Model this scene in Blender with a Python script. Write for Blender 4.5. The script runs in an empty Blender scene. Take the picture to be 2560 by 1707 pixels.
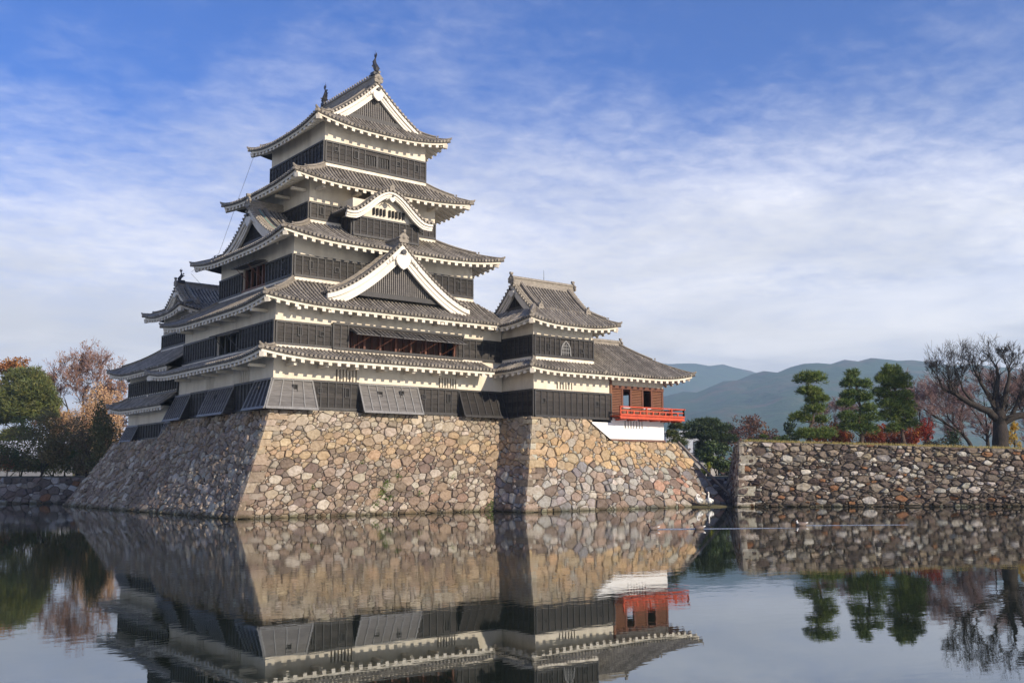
import bpy, math, random
import numpy as np
from mathutils import Vector, Matrix
random.seed(11); rng = np.random.default_rng(5)
sc = bpy.context.scene; COL = sc.collection
PI = math.pi; R = math.radians

# ------------------------------------------------------------------ camera
CAM = Vector((-25.483, -54.792, 2.27))
cr = Vector((0.78433678, -0.62032507, -0.00355287)); cu = Vector((-0.07875373, -0.10525367, 0.9913221)); cd = Vector((0.61531591, 0.77725058, 0.13140724))
cam = bpy.data.cameras.new('camera'); camo = bpy.data.objects.new('camera', cam); COL.objects.link(camo)
m = Matrix.Identity(4)
for i in range(3):
    m[i][0], m[i][1], m[i][2], m[i][3] = cr[i], cu[i], -cd[i], CAM[i]
camo.matrix_world = m
cam.sensor_width = 36; cam.lens = 36*2512.44/2560; cam.clip_start = .1; cam.clip_end = 30000
sc.camera = camo

# ------------------------------------------------------------------ sky, sun, exposure
SUN_EL, SUN_H = R(22), Vector((0.200, -0.980, 0))
sund = Vector((SUN_H.x*math.cos(SUN_EL), SUN_H.y*math.cos(SUN_EL), math.sin(SUN_EL)))
world = bpy.data.worlds.new('World'); sc.world = world; world.use_nodes = True
SKY_STR = 0.15
def build_world():
    nt = world.node_tree; N = nt.nodes; Lk = nt.links; N.clear()
    def nd(t, **k):
        n = N.new(t)
        for a, b in k.items(): setattr(n, a, b)
        return n
    def mth(op, a, b=None, c=None, clamp=False):
        n = nd('ShaderNodeMath', operation=op, use_clamp=clamp)
        for i, v in enumerate((a, b, c)):
            if v is None: continue
            if isinstance(v, (int, float)): n.inputs[i].default_value = v
            else: Lk.new(v, n.inputs[i])
        return n.outputs[0]
    def mr(v, a, b, c=0., d=1., sm=True):
        n = nd('ShaderNodeMapRange', interpolation_type='SMOOTHSTEP' if sm else 'LINEAR')
        Lk.new(v, n.inputs[0])
        for i, q in enumerate((a, b, c, d)): n.inputs[i+1].default_value = q
        return n.outputs[0]
    out = nd('ShaderNodeOutputWorld'); bg = nd('ShaderNodeBackground'); bg.inputs[1].default_value = SKY_STR
    sky = nd('ShaderNodeTexSky', sky_type='NISHITA', sun_disc=False)
    sky.sun_elevation = SUN_EL; sky.sun_rotation = math.atan2(SUN_H.x, SUN_H.y)
    sky.air_density = 1.0; sky.dust_density = .3; sky.ozone_density = 2.5; sky.altitude = 600
    tc = nd('ShaderNodeTexCoord'); sx = nd('ShaderNodeSeparateXYZ'); Lk.new(tc.outputs['Generated'], sx.inputs[0])
    X, Y, Z = sx.outputs
    zc = mth('MAXIMUM', Z, 0.0)
    den = mth('ADD', zc, 0.10)
    px = mth('DIVIDE', X, den); py = mth('DIVIDE', Y, den)
    cmb = nd('ShaderNodeCombineXYZ'); Lk.new(px, cmb.inputs[0]); Lk.new(py, cmb.inputs[1])
    def noise(scale, det, rough, off=(0,0,0), sc3=(1,1,1), dist=0., rot=0.):
        mp = nd('ShaderNodeMapping'); Lk.new(cmb.outputs[0], mp.inputs[0])
        mp.inputs['Location'].default_value = off; mp.inputs['Scale'].default_value = sc3; mp.inputs['Rotation'].default_value = (0,0,rot)
        n = nd('ShaderNodeTexNoise'); n.inputs['Scale'].default_value = scale; n.inputs['Detail'].default_value = det
        n.inputs['Roughness'].default_value = rough; n.inputs['Distortion'].default_value = dist
        Lk.new(mp.outputs[0], n.inputs[0]); return n.outputs[0]
    big = noise(.42, 3, .5, (3.1, 1.7, 0))
    mid = noise(2.2, 7, .6, (0.3, 5.2, 0), (1, 1.0, 1), .35, R(38))
    fine = noise(13., 5, .6, (2., 0, 0), (1, 1.15, 1), .3, R(20))
    # thin veil that thickens towards the horizon, carrying soft ripples of altocumulus
    veil = mth('ADD', mr(Z, .12, .42, .82, -.20), mth('MULTIPLY', mth('SUBTRACT', big, .5), 1.25))
    rip = mth('ADD', mth('MULTIPLY', mth('SUBTRACT', mid, .5), .75), mth('MULTIPLY', mth('SUBTRACT', fine, .5), .55))
    mask = mr(mth('ADD', veil, rip), -.30, 1.02, .0, .93)
    low = mr(Z, .13, .27, 1., 0.)          # the bank of stratus near the horizon
    mask = mth('MAXIMUM', mask, mth('MULTIPLY', low, mr(mid, .2, .6, .82, 1.)))
    shade = noise(1.1, 6, .55, (7., 2., 0), (1,1,1), .4)
    ramp = nd('ShaderNodeMix', data_type='RGBA'); Lk.new(mr(shade, .34, .66), ramp.inputs[0])
    ramp.inputs[6].default_value = (4.15, 4.05, 4.05, 1); ramp.inputs[7].default_value = (5.75, 5.5, 5.3, 1)
    hs = nd('ShaderNodeMix', data_type='RGBA', blend_type='MULTIPLY'); hs.inputs[0].default_value = 1
    Lk.new(sky.outputs[0], hs.inputs[6]); hs.inputs[7].default_value = (.085, .29, .66, 1)
    mx = nd('ShaderNodeMix', data_type='RGBA'); Lk.new(mask, mx.inputs[0]); Lk.new(hs.outputs[2], mx.inputs[6]); Lk.new(ramp.outputs[2], mx.inputs[7])
    Lk.new(mx.outputs[2], bg.inputs[0]); Lk.new(bg.outputs[0], out.inputs[0])
build_world()
sl = bpy.data.lights.new('sun', 'SUN'); sl.energy = 3.25; sl.angle = R(.53); sl.color = (1, .87, .69)
so = bpy.data.objects.new('sun', sl); COL.objects.link(so); so.rotation_euler = sund.to_track_quat('Z', 'Y').to_euler(); so.location = (40, -60, 60)
sc.view_settings.view_transform = 'Standard'; sc.view_settings.look = 'None'; sc.view_settings.gamma = 1; sc.view_settings.exposure = 0.78
sc.view_settings.use_curve_mapping = False
sc.render.engine = 'CYCLES'
cy = sc.cycles; cy.use_denoising = True; cy.max_bounces = 6; cy.diffuse_bounces = 3; cy.glossy_bounces = 3; cy.transparent_max_bounces = 8; cy.volume_bounces = 0
try: cy.denoiser = 'OPENIMAGEDENOISE'; cy.denoising_input_passes = 'RGB_ALBEDO_NORMAL'; cy.denoising_prefilter = 'ACCURATE'
except Exception: pass
cy.sample_clamp_indirect = 6

# ------------------------------------------------------------------ materials
def mat(name, base, rough=.7, c2=None, nscale=2., detail=5, bump=0., bscale=None, attr=False, stretch=(1,1,1), spec=.4, lo=.35, hi=.65, c3=None, n3=1., trans=0., obj_rand=0., wet=False):
    mt = bpy.data.materials.new(name); mt.use_nodes = True
    nt = mt.node_tree; N = nt.nodes; Lk = nt.links; b = N['Principled BSDF']
    b.inputs['Roughness'].default_value = rough; b.inputs['Specular IOR Level'].default_value = spec
    geo = N.new('ShaderNodeNewGeometry'); mp = N.new('ShaderNodeMapping'); Lk.new(geo.outputs['Position'], mp.inputs[0]); mp.inputs['Scale'].default_value = stretch
    src = None
    if attr:
        a = N.new('ShaderNodeAttribute'); a.attribute_name = 'Col'; src = a.outputs['Color']
    else:
        rgb = N.new('ShaderNodeRGB'); rgb.outputs[0].default_value = (*base, 1); src = rgb.outputs[0]
    def nz(s, d, rg=.6):
        n = N.new('ShaderNodeTexNoise'); n.inputs['Scale'].default_value = s; n.inputs['Detail'].default_value = d; n.inputs['Roughness'].default_value = rg
        Lk.new(mp.outputs[0], n.inputs[0]); return n.outputs[0]
    def rng_(v, a, b_, c=0., d=1.):
        n = N.new('ShaderNodeMapRange'); Lk.new(v, n.inputs[0])
        for i, q in enumerate((a, b_, c, d)): n.inputs[i+1].default_value = q
        return n.outputs[0]
    if c2 is not None:
        mx = N.new('ShaderNodeMix'); mx.data_type = 'RGBA'; Lk.new(rng_(nz(nscale, detail), lo, hi), mx.inputs[0])
        if attr:
            mx.blend_type = 'MULTIPLY'
        Lk.new(src, mx.inputs[6]); mx.inputs[7].default_value = (*c2, 1); src = mx.outputs[2]
    if c3 is not None:
        mx = N.new('ShaderNodeMix'); mx.data_type = 'RGBA'; Lk.new(rng_(nz(n3, 4), .52, .72), mx.inputs[0])
        if attr: mx.blend_type = 'MULTIPLY'
        Lk.new(src, mx.inputs[6]); mx.inputs[7].default_value = (*c3, 1); src = mx.outputs[2]
    if obj_rand:
        oi = N.new('ShaderNodeObjectInfo'); mx = N.new('ShaderNodeMix'); mx.data_type = 'RGBA'; mx.blend_type = 'MULTIPLY'; mx.inputs[0].default_value = 1
        Lk.new(src, mx.inputs[6]); Lk.new(rng_(oi.outputs['Random'], 0, 1, 1-obj_rand, 1+obj_rand), mx.inputs[7]); src = mx.outputs[2]
    if wet:                                   # damp, algae-dark foot just above the water
        sp = N.new('ShaderNodeSeparateXYZ'); Lk.new(geo.outputs['Position'], sp.inputs[0])
        ad = N.new('ShaderNodeMath'); ad.operation = 'MULTIPLY_ADD'; Lk.new(nz(3., 4), ad.inputs[0]); ad.inputs[1].default_value = -.35; Lk.new(sp.outputs[2], ad.inputs[2])
        mx = N.new('ShaderNodeMix'); mx.data_type = 'RGBA'; mx.blend_type = 'MULTIPLY'; Lk.new(rng_(ad.outputs[0], -.08, .10, 1., 0.), mx.inputs[0]); Lk.new(src, mx.inputs[6]); mx.inputs[7].default_value = (.42,.43,.34,1); src = mx.outputs[2]
    Lk.new(src, b.inputs['Base Color'])
    if bump:
        bp = N.new('ShaderNodeBump'); bp.inputs['Strength'].default_value = 1; bp.inputs['Distance'].default_value = bump
        Lk.new(nz(bscale or nscale*4, 6), bp.inputs['Height']); Lk.new(bp.outputs[0], b.inputs['Normal'])
    if trans:
        tr = N.new('ShaderNodeBsdfTranslucent'); ms = N.new('ShaderNodeMixShader'); ms.inputs[0].default_value = trans
        Lk.new(src, tr.inputs[0]); Lk.new(b.outputs[0], ms.inputs[1]); Lk.new(tr.outputs[0], ms.inputs[2]); Lk.new(ms.outputs[0], N['Material Output'].inputs[0])
    return mt
M = {}
M['plaster'] = mat('plaster', (.72,.65,.53), .8, (.55,.47,.36), .9, 6, .004, 8, lo=.42, hi=.80, stretch=(1,1,.35), c3=(.50,.44,.355), n3=.8)
M['white'] = mat('white_limewash', (.74,.685,.59), .75, (.62,.56,.46), 1.2, 4, lo=.5, hi=.8)
M['eave'] = mat('eave_plaster', (.74,.67,.55), .8, (.54,.46,.35), 1.5, 5, lo=.45, hi=.8)
M['board'] = mat('black_boards', (.021,.018,.016), .6, (.052,.044,.038), 1.2, 6, .004, 14, stretch=(1.2,1.2,9), obj_rand=.42, spec=.25, lo=.40, hi=.75)
M['board_grey'] = mat('grey_boards', (.105,.098,.092), .6, (.16,.15,.14), 1.2, 6, .004, 14, stretch=(1.2,1.2,9), obj_rand=.15, spec=.4)  # lighter grey tone for two south flares and the shutters
M['batten'] = mat('black_battens', (.022,.020,.019), .5, (.045,.042,.04), 2, 4, .003, 20, stretch=(6,6,1))
M['batten_grey'] = mat('grey_battens', (.24,.235,.225), .55, (.17,.165,.16), 2, 4, stretch=(6,6,1))  # paler grey than the black battens
M['dark'] = mat('dark_opening', (.012,.011,.010), .8)
M['redwood'] = mat('red_brown_timber', (.16,.052,.024), .55, (.085,.032,.018), 2, 5, stretch=(5,5,1))
M['brownwood'] = mat('brown_sill_timber', (.17,.085,.06), .6, (.11,.06,.045), 2, 5)
M['white_wall'] = mat('fresh_limewash', (.82,.81,.79), .75, (.74,.725,.70), 1.2, 4, lo=.5, hi=.8)
M['louvre'] = mat('louvre_timber', (.21,.09,.045), .55, (.17,.07,.035), 2, 5, stretch=(1,1,6))
M['verm'] = mat('vermilion_lacquer', (.60,.080,.021), .45, (.42,.052,.017), 3.5, 6, spec=.5)
M['tile'] = mat('roof_tile', (.22,.193,.158), .75, (.36,.32,.26), 3.2, 6, .006, 22, obj_rand=.26, lo=.38, hi=.66, c3=(.14,.12,.095), n3=.9)
M['pan'] = mat('pan_tile', (.05,.043,.035), .85, (.095,.082,.067), 5, 6, .01, 16, lo=.4, hi=.68)
M['ridge'] = mat('ridge_tile', (.205,.178,.143), .75, (.33,.29,.235), 4, 6, .02, 9, stretch=(1,1,3), lo=.38, hi=.66)
M['copper'] = mat('verdigris_copper', (.16,.27,.22), .6, (.22,.33,.27), 3, 4)
M['iron'] = mat('dark_iron', (.035,.035,.04), .5)
M['lattice'] = mat('lattice_wood', (.16,.145,.13), .6, (.11,.10,.09), 3, 4)
M['stone'] = mat('castle_stone', (.3,.3,.3), .85, (.60,.56,.50), 5.5, 9, .04, 7, attr=True, lo=.38, hi=.72, c3=(.74,.71,.66), n3=1.3, wet=True, spec=.25)
M['mortar'] = mat('earth_packing', (.085,.068,.052), .95, (.16,.13,.10), 6, 5, .05, 8)
M['grass_ground'] = mat('garden_ground', (.105,.088,.04), .95, (.065,.06,.028), .8, 6, .03, 6)
M['leaf'] = mat('leaf', (.1,.1,.05), .6, attr=True, trans=.28, spec=.3)
M['needle'] = mat('pine_needle', (.1,.1,.05), .55, attr=True, trans=.12, spec=.35)
M['bark'] = mat('bark', (.048,.036,.027), .9, (.020,.016,.013), 3.5, 6, .05, 5, stretch=(3,3,.8))
M['pinebark'] = mat('pine_bark', (.11,.07,.05), .9, (.05,.035,.028), 4, 6, .04, 6)
M['twig'] = mat('twigs', (.12,.085,.075), .85, (.09,.06,.055), 2, 3)
M['pinktwig'] = mat('pinkish_twigs', (.27,.175,.155), .85, (.19,.12,.11), 1, 3)
M['feather'] = mat('white_feathers', (.80,.78,.73), .7, (.70,.68,.62), 6, 3)
M['beak'] = mat('swan_beak', (.45,.17,.03), .5)
M['drake'] = mat('duck_plumage', (.13,.085,.06), .7, (.24,.19,.16), 9, 3)
M['duckhead'] = mat('duck_head', (.085,.042,.028), .7)
M['wire'] = mat('cable_metal', (.20,.20,.21), .5)
M['housewall'] = mat('house_wall', (.55,.52,.47), .8, (.45,.42,.38), 1, 3)
M['houseroof'] = mat('house_roof', (.16,.165,.18), .6, (.24,.245,.26), 2, 4)
M['paleroof'] = mat('pale_metal_roof', (.60,.62,.66), .5, (.5,.52,.56), 1, 3)
M['conc'] = mat('pale_concrete', (.52,.54,.57), .8, (.42,.44,.48), .6, 3)
M['glass'] = mat('window_glass', (.05,.07,.09), .15, spec=.6)
M['sky_glint'] = mat('wake_sky_glint', (.34,.37,.40), .12, (.16,.18,.19), 9, 4, lo=.4, hi=.6, spec=.8)  # pale base colour stands in for bright sky reflected by the wake
M['pipe'] = mat('weathered_pole', (.13,.10,.085), .6, (.20,.17,.15), 3, 4)

# ------------------------------------------------------------------ mesh helpers
class MB:
    def __init__(s): s.v = []; s.f = []; s.c = []; s.mi = []
    def add(s, vs, fs, col=None):
        o = len(s.v); s.v += [tuple(p) for p in vs]; s.f += [tuple(i+o for i in f) for f in fs]
        if col is not None: s.c += [col]*len(vs)
    def box(s, p):                       # p: 8 points, bottom 4 ccw then top 4
        s.add(p, [(0,3,2,1),(4,5,6,7),(0,1,5,4),(1,2,6,5),(2,3,7,6),(3,0,4,7)])
    def aabb(s, x0,x1,y0,y1,z0,z1):
        s.box([(x0,y0,z0),(x1,y0,z0),(x1,y1,z0),(x0,y1,z0),(x0,y0,z1),(x1,y0,z1),(x1,y1,z1),(x0,y1,z1)])
    def grid(s, rows):                   # rows: list of equal-length point lists
        n = len(rows[0]); vs = [p for r in rows for p in r]; fs = []
        for i in range(len(rows)-1):
            for j in range(n-1): fs.append((i*n+j, i*n+j+1, (i+1)*n+j+1, (i+1)*n+j))
        s.add(vs, fs)
    def beam(s, a, b, w, h, up=(0,0,1)):   # rectangular bar between two points
        a = Vector(a); b = Vector(b); d = (b-a).normalized(); u = Vector(up)
        if abs(d.dot(u)) > .98: u = Vector((1,0,0))
        x = d.cross(u).normalized()*w/2; y = x.cross(d).normalized()*h/2
        s.box([a-x-y, a+x-y, b+x-y, b-x-y, a-x+y, a+x+y, b+x+y, b-x+y])
    def tube(s, pts, rad, n=6, cap=True, col=None):
        pts = [Vector(p) for p in pts]; vs = []; fs = []
        if isinstance(rad, (int, float)): rad = [rad]*len(pts)
        px = None
        for i, p in enumerate(pts):
            d = (pts[min(i+1, len(pts)-1)]-pts[max(i-1, 0)])
            if d.length < 1e-6: d = Vector((0,0,1))
            d.normalize()
            if px is None:
                px = d.cross(Vector((0,0,1)) if abs(d.z) < .9 else Vector((1,0,0))).normalized()
            else:
                px = (px - d*px.dot(d)); px.normalize()
            py = d.cross(px)
            for k in range(n):
                a = 2*PI*k/n; vs.append(p+px*math.cos(a)*rad[i]+py*math.sin(a)*rad[i])
        for i in range(len(pts)-1):
            for k in range(n): fs.append((i*n+k, i*n+(k+1)%n, (i+1)*n+(k+1)%n, (i+1)*n+k))
        if cap: fs.append(tuple(range(n-1, -1, -1))); fs.append(tuple((len(pts)-1)*n+k for k in range(n)))
        s.add(vs, fs, col)
    def prism(s, poly, off):             # poly: list of 3-D points, extruded by vector off
        n = len(poly); off = Vector(off); a = [Vector(p) for p in poly]
        s.add(a+[p+off for p in a], [tuple(range(n))[::-1], tuple(range(n, 2*n))]+[(i,(i+1)%n,n+(i+1)%n,n+i) for i in range(n)])
    def sweep(s, path, prof, perp, cap=True):   # prof: (w,h) closed outline; perp: fixed horizontal unit vector
        perp = Vector(perp); n = len(prof); vs = []; fs = []
        for p in path:
            p = Vector(p)
            for w, h in prof: vs.append(p+perp*w+Vector((0,0,h)))
        for i in range(len(path)-1):
            for k in range(n): fs.append((i*n+k, i*n+(k+1)%n, (i+1)*n+(k+1)%n, (i+1)*n+k))
        if cap: fs.append(tuple(range(n))); fs.append(tuple((len(path)-1)*n+k for k in range(n)))
        s.add(vs, fs)
    def ball(s, c, rx, ry, rz, nu=8, nv=6, col=None):
        vs = []; fs = []
        for i in range(nv+1):
            t = PI*i/nv
            for k in range(nu):
                a = 2*PI*k/nu; vs.append((c[0]+rx*math.sin(t)*math.cos(a), c[1]+ry*math.sin(t)*math.sin(a), c[2]+rz*math.cos(t)))
        for i in range(nv):
            for k in range(nu): fs.append((i*nu+k, i*nu+(k+1)%nu, (i+1)*nu+(k+1)%nu, (i+1)*nu+k))
        s.add(vs, fs, col)
    def build(s, name, m_, parent=None, smooth=False, loc=None):
        if not s.v: return None
        me = bpy.data.meshes.new(name); me.from_pydata(s.v, [], s.f)
        if s.c and len(s.c) == len(s.v):
            at = me.color_attributes.new('Col', 'FLOAT_COLOR', 'POINT')
            at.data.foreach_set('color', np.array([(*c, 1.) for c in s.c], dtype=np.float32).ravel())
        if smooth: me.polygons.foreach_set('use_smooth', [True]*len(me.polygons))
        me.materials.append(M[m_] if isinstance(m_, str) else m_)
        o = bpy.data.objects.new(name, me); COL.objects.link(o)
        if loc: o.location = loc
        if parent is not None: put(o, parent)
        return o
def put(o, parent):
    o.parent = parent
    if parent.type == 'EMPTY' and parent.get('worldparts'):
        o.matrix_parent_inverse = Matrix.Translation(-Vector(parent.location))
def tag(o, label, cat, group=None):
    o['label'] = label; o['category'] = cat
    if group: o['group'] = group
    return o
def thing(name, label, cat, loc=(0,0,0), group=None, world=True):
    o = bpy.data.objects.new(name, None); COL.objects.link(o); o.location = loc
    o.empty_display_size = .5
    if world: o['worldparts'] = True
    return tag(o, label, cat, group)
def stuffpart(o):
    if o: o['kind'] = 'stuff'
    return o
def lerp(a, b, t): return a+(b-a)*t

# wall frames: (along, z, outward) -> world
def face(side, x0, x1, y0, y1):
    return {'S': lambda a, z, d=0.: (x0+a, y0-d, z), 'W': lambda a, z, d=0.: (x0-d, y0+a, z),
            'E': lambda a, z, d=0.: (x1+d, y0+a, z), 'N': lambda a, z, d=0.: (x0+a, y1+d, z)}[side]
def pbox(mb, P, a0, a1, z0, z1, d0, d1):
    mb.box([P(a0,z0,d1), P(a1,z0,d1), P(a1,z0,d0), P(a0,z0,d0), P(a0,z1,d1), P(a1,z1,d1), P(a1,z1,d0), P(a0,z1,d0)])
def wall_face(mb, P, A, z0, z1, ops=(), depth=.3):
    av = sorted({0., A, *[v for o in ops for v in o[:2]]}); zv = sorted({z0, z1, *[v for o in ops for v in o[2:4]]})
    for i in range(len(av)-1):
        for j in range(len(zv)-1):
            ac, zc = (av[i]+av[i+1])/2, (zv[j]+zv[j+1])/2
            if any(o[0] < ac < o[1] and o[2] < zc < o[3] for o in ops): continue
            mb.add([P(av[i],zv[j]), P(av[i+1],zv[j]), P(av[i+1],zv[j+1]), P(av[i],zv[j+1])], [(0,1,2,3)])
    for a0, a1, b0, b1 in [o[:4] for o in ops]:
        q = lambda a, z: (P(a,z,0), P(a,z,-depth))
        for (a, z), (a_, z_) in (((a0,b0),(a1,b0)), ((a1,b0),(a1,b1)), ((a1,b1),(a0,b1)), ((a0,b1),(a0,b0))):
            f1, f2 = q(a,z); g1, g2 = q(a_,z_); mb.add([f1, g1, g2, f2], [(0,1,2,3)])
def storey(root, x0, x1, y0, y1, z0, z1, ops={}, m_='plaster', name='storey_wall'):
    mb = MB()
    for s in 'SWEN':
        wall_face(mb, face(s, x0, x1, y0, y1), x1-x0 if s in 'SN' else y1-y0, z0, z1, ops.get(s, ()))
    mb.add([(x0,y0,z1),(x1,y0,z1),(x1,y1,z1),(x0,y1,z1)], [(0,1,2,3)])
    w = mb.build(name, m_, root)
    return w
def bars(wall, P, a0, a1, z0, z1, n, m_='plaster', d0=-.14, d1=.012, w=.56, back='dark'):
    mb = MB(); pbox(mb, P, a0-.02, a1+.02, z0-.02, z1+.02, -.34, -.29); mb.build('window_recess', back, wall)
    st = (a1-a0)/(n+.5)
    for i in range(n):
        mb = MB(); c = a0+st*(i+.75); pbox(mb, P, c-st*w/2, c+st*w/2, z0, z1, d0, d1); mb.build('window_bar', m_, wall)
def boarding(wall, P, a0, a1, z0, z1, o0=.05, o1=.05, bat=.8, loops=(), corner=False, mb_='board', mbt='batten', ops=(), nb=None, cheeks='', corner_far=False):
    """lapped weatherboards with battens, rails and loopholes; o0/o1 outward offset at bottom/top"""
    off = lambda z: o0+(o1-o0)*(z-z0)/(z1-z0)
    lo = lambda z: a0-(off(z) if corner else 0); hi = lambda z: a1+(off(z) if corner_far else 0)
    nb = nb or max(3, round((z1-z0)/.33))
    for i in range(nb):
        za, zb = z0+(z1-z0)*i/nb, z0+(z1-z0)*(i+1)/nb
        segs = [(lo, hi)]
        for o in ops:
            if o[2] < (za+zb)/2 < o[3]:
                segs = [(lo, lambda z, o=o: o[0]), (lambda z, o=o: o[1], hi)]
        for L, H in segs:
            if H(za)-L(za) < .05: continue
            j = random.uniform(0, .006)
            mb = MB()
            mb.box([P(L(za),za,off(za)+.036+j), P(H(za),za,off(za)+.036+j), P(H(za),za,off(za)-.02), P(L(za),za,off(za)-.02),
                    P(L(zb),zb+.01,off(zb)+.012), P(H(zb),zb+.01,off(zb)+.012), P(H(zb),zb+.01,off(zb)-.02), P(L(zb),zb+.01,off(zb)-.02)])
            mb.build('weatherboard', mb_, wall)
    nbt = max(1, round((a1-a0)/bat))
    for i in range(nbt+1):
        u = i/nbt
        def av(z): return lerp(lo(z)+.03, hi(z)-.03, u)
        mid = av((z0+z1)/2)
        if any(o[0]+.05 < mid < o[1]-.05 for o in ops): continue
        mb = MB(); w = .034 if 0 < i < nbt else .05
        mb.box([P(av(z0)-w,z0,off(z0)+.085), P(av(z0)+w,z0,off(z0)+.085), P(av(z0)+w,z0,off(z0)+.01), P(av(z0)-w,z0,off(z0)+.01),
                P(av(z1)-w,z1,off(z1)+.085), P(av(z1)+w,z1,off(z1)+.085), P(av(z1)+w,z1,off(z1)+.01), P(av(z1)-w,z1,off(z1)+.01)])
        mb.build('batten', mbt, wall)
    for zr, h in ((z1, .13), (z0+.02, .15)):
        mb = MB(); za, zb = zr-h/2, zr+h/2
        seg = [(lo(zr), hi(zr))]
        if zr == z0+.02 and ops: pass
        for L, H in seg:
            mb.box([P(L,za,off(za)+.105), P(H,za,off(za)+.105), P(H,za,off(za)-.02), P(L,za,off(za)-.02), P(L,zb,off(zb)+.10), P(H,zb,off(zb)+.10), P(H,zb,off(zb)-.02), P(L,zb,off(zb)-.02)])
        mb.build('rail', mbt, wall)
    for la, lz, w, h in loops:
        loophole(wall, P, la, lz, w, h, off(lz)+.03)
    # closing cheeks of a flared box
    for c in cheeks:
        a = a0 if c == 'L' else a1
        mb = MB(); t = .05 if c == 'L' else -.05
        mb.add([P(a,z0,off(z0)), P(a,z1,off(z1)), P(a,z1,-.02), P(a,z0,-.02), P(a+t,z0,off(z0)), P(a+t,z1,off(z1)), P(a+t,z1,-.02), P(a+t,z0,-.02)],
               [(0,1,2,3),(7,6,5,4),(0,4,5,1),(1,5,6,2),(3,7,4,0),(2,6,7,3)])
        mb.build('cheek_board', 'board', wall)
    if o0 > .3:
        mb = MB(); mb.add([P(lo(z0),z0,off(z0)), P(hi(z0),z0,off(z0)), P(a1,z0,-.05), P(a0,z0,-.05)], [(0,1,2,3)]); mb.build('soffit_board', 'brownwood', wall)
def loophole(wall, P, la, lz, w, h, d):
    mb = MB(); t = .045
    pbox(mb, P, la-w/2-t, la-w/2, lz-h/2-t, lz+h/2+t, d-.03, d+.07); pbox(mb, P, la+w/2, la+w/2+t, lz-h/2-t, lz+h/2+t, d-.03, d+.07)
    pbox(mb, P, la-w/2, la+w/2, lz-h/2-t, lz-h/2, d-.03, d+.07); pbox(mb, P, la-w/2, la+w/2, lz+h/2, lz+h/2+t, d-.03, d+.07)
    o = mb.build('loophole', 'batten', wall)
    mb = MB(); pbox(mb, P, la-w/2+.002, la+w/2-.002, lz-h/2+.002, lz+h/2-.002, d-.025, d+.012); mb.build('loophole_dark_plate', 'dark', wall)  # dark plate stands in for the shade inside the hole

# ------------------------------------------------------------------ roofs
ROWSP, ROWR = .275, .078
def row_mesh(mb, path, perp, r=ROWR, cap=True):
    """half-round tile row along a path (first point = eave end)"""
    perp = Vector(perp); path = [Vector(p) for p in path]; vs = []; fs = []
    ang = [R(a) for a in (-12, 35, 90, 145, 192)]
    LEN = sum((path[i+1]-path[i]).length for i in range(len(path)-1)); nt_ = max(2, round(LEN/.34)); k = len(ang)
    ring = []
    for i in range(nt_+1):
        x = i/nt_*(len(path)-1); a0 = min(int(x), len(path)-2); p = path[a0].lerp(path[a0+1], x-a0); d = (path[a0+1]-path[a0]).normalized()
        if i > 0: ring.append((p, d, .90))
        if i < nt_: ring.append((p, d, 1.10))
    for p, d, f_ in ring:
        up = perp.cross(d)
        if up.z < 0: up = -up
        for a in ang: vs.append(p+perp*r*f_*math.cos(a)+up*(r*f_*1.15*math.sin(a)))
    for i in range(len(ring)-1):
        for j in range(k-1): fs.append((i*k+j, i*k+j+1, (i+1)*k+j+1, (i+1)*k+j))
    mb.add(vs, fs)
    if cap:                                 # round end tile
        d = (path[0]-path[1]).normalized(); up = perp.cross(d)
        if up.z < 0: up = -up
        c = path[0]+d*.02+up*.015; rr = r*1.18; n = 8
        ring = [c+perp*rr*math.cos(2*PI*q/n)+up*rr*math.sin(2*PI*q/n) for q in range(n)]
        mb.add(ring+[p-d*.09 for p in ring], [tuple(range(n))]+[(q,(q+1)%n,n+(q+1)%n,n+q) for q in range(n)])
ROWS_LEFT = {}
class Rows:
    """puts rows either as parts of their own or in one joined part"""
    def __init__(s, root, roof, single): s.root = root; s.roof = roof; s.single = single; s.mb = MB()
    def add(s, path, perp, **k):
        left = ROWS_LEFT.setdefault(s.root.name, 296)
        if s.single and left > 0:
            ROWS_LEFT[s.root.name] = left-1
            mb = MB(); row_mesh(mb, path, perp, **k); mb.build('tile_row', 'tile', s.roof)
        else: row_mesh(s.mb, path, perp, **k)
    def done(s): stuffpart(s.mb.build('tile_rows', 'tile', s.roof))
def onigawara(root, p, fd, sc_=1., name='ridge_end_tile', m_='ridge'):
    """shield shaped ridge-end tile facing horizontal direction fd with curled shoulders"""
    f = Vector(fd).normalized(); w = Vector((-f.y, f.x, 0)); p = Vector(p); u = Vector((0,0,1))
    sh = [(-.30,-.05),(-.38,.12),(-.30,.22),(-.33,.36),(-.18,.50),(-.08,.62),(.08,.62),(.18,.50),(.33,.36),(.30,.22),(.38,.12),(.30,-.05)]
    mb = MB(); mb.prism([p+w*a*sc_+u*b*sc_+f*.05 for a, b in sh], f*.12*sc_)
    n = 10; ring = [p+u*.72*sc_+w*.10*sc_*math.cos(2*PI*k/n)+u*.10*sc_*math.sin(2*PI*k/n) for k in range(n)]
    mb.prism(ring, f*.26*sc_)
    for s in (-1, 1): mb.ball(p+w*s*.30*sc_+u*.30*sc_+f*.14*sc_, .09*sc_, .09*sc_, .09*sc_, 6, 4)
    mb.ball(p+u*.3*sc_+f*.15*sc_, .13*sc_, .13*sc_, .15*sc_, 7, 5)
    return mb.build(name, m_, root)
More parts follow.
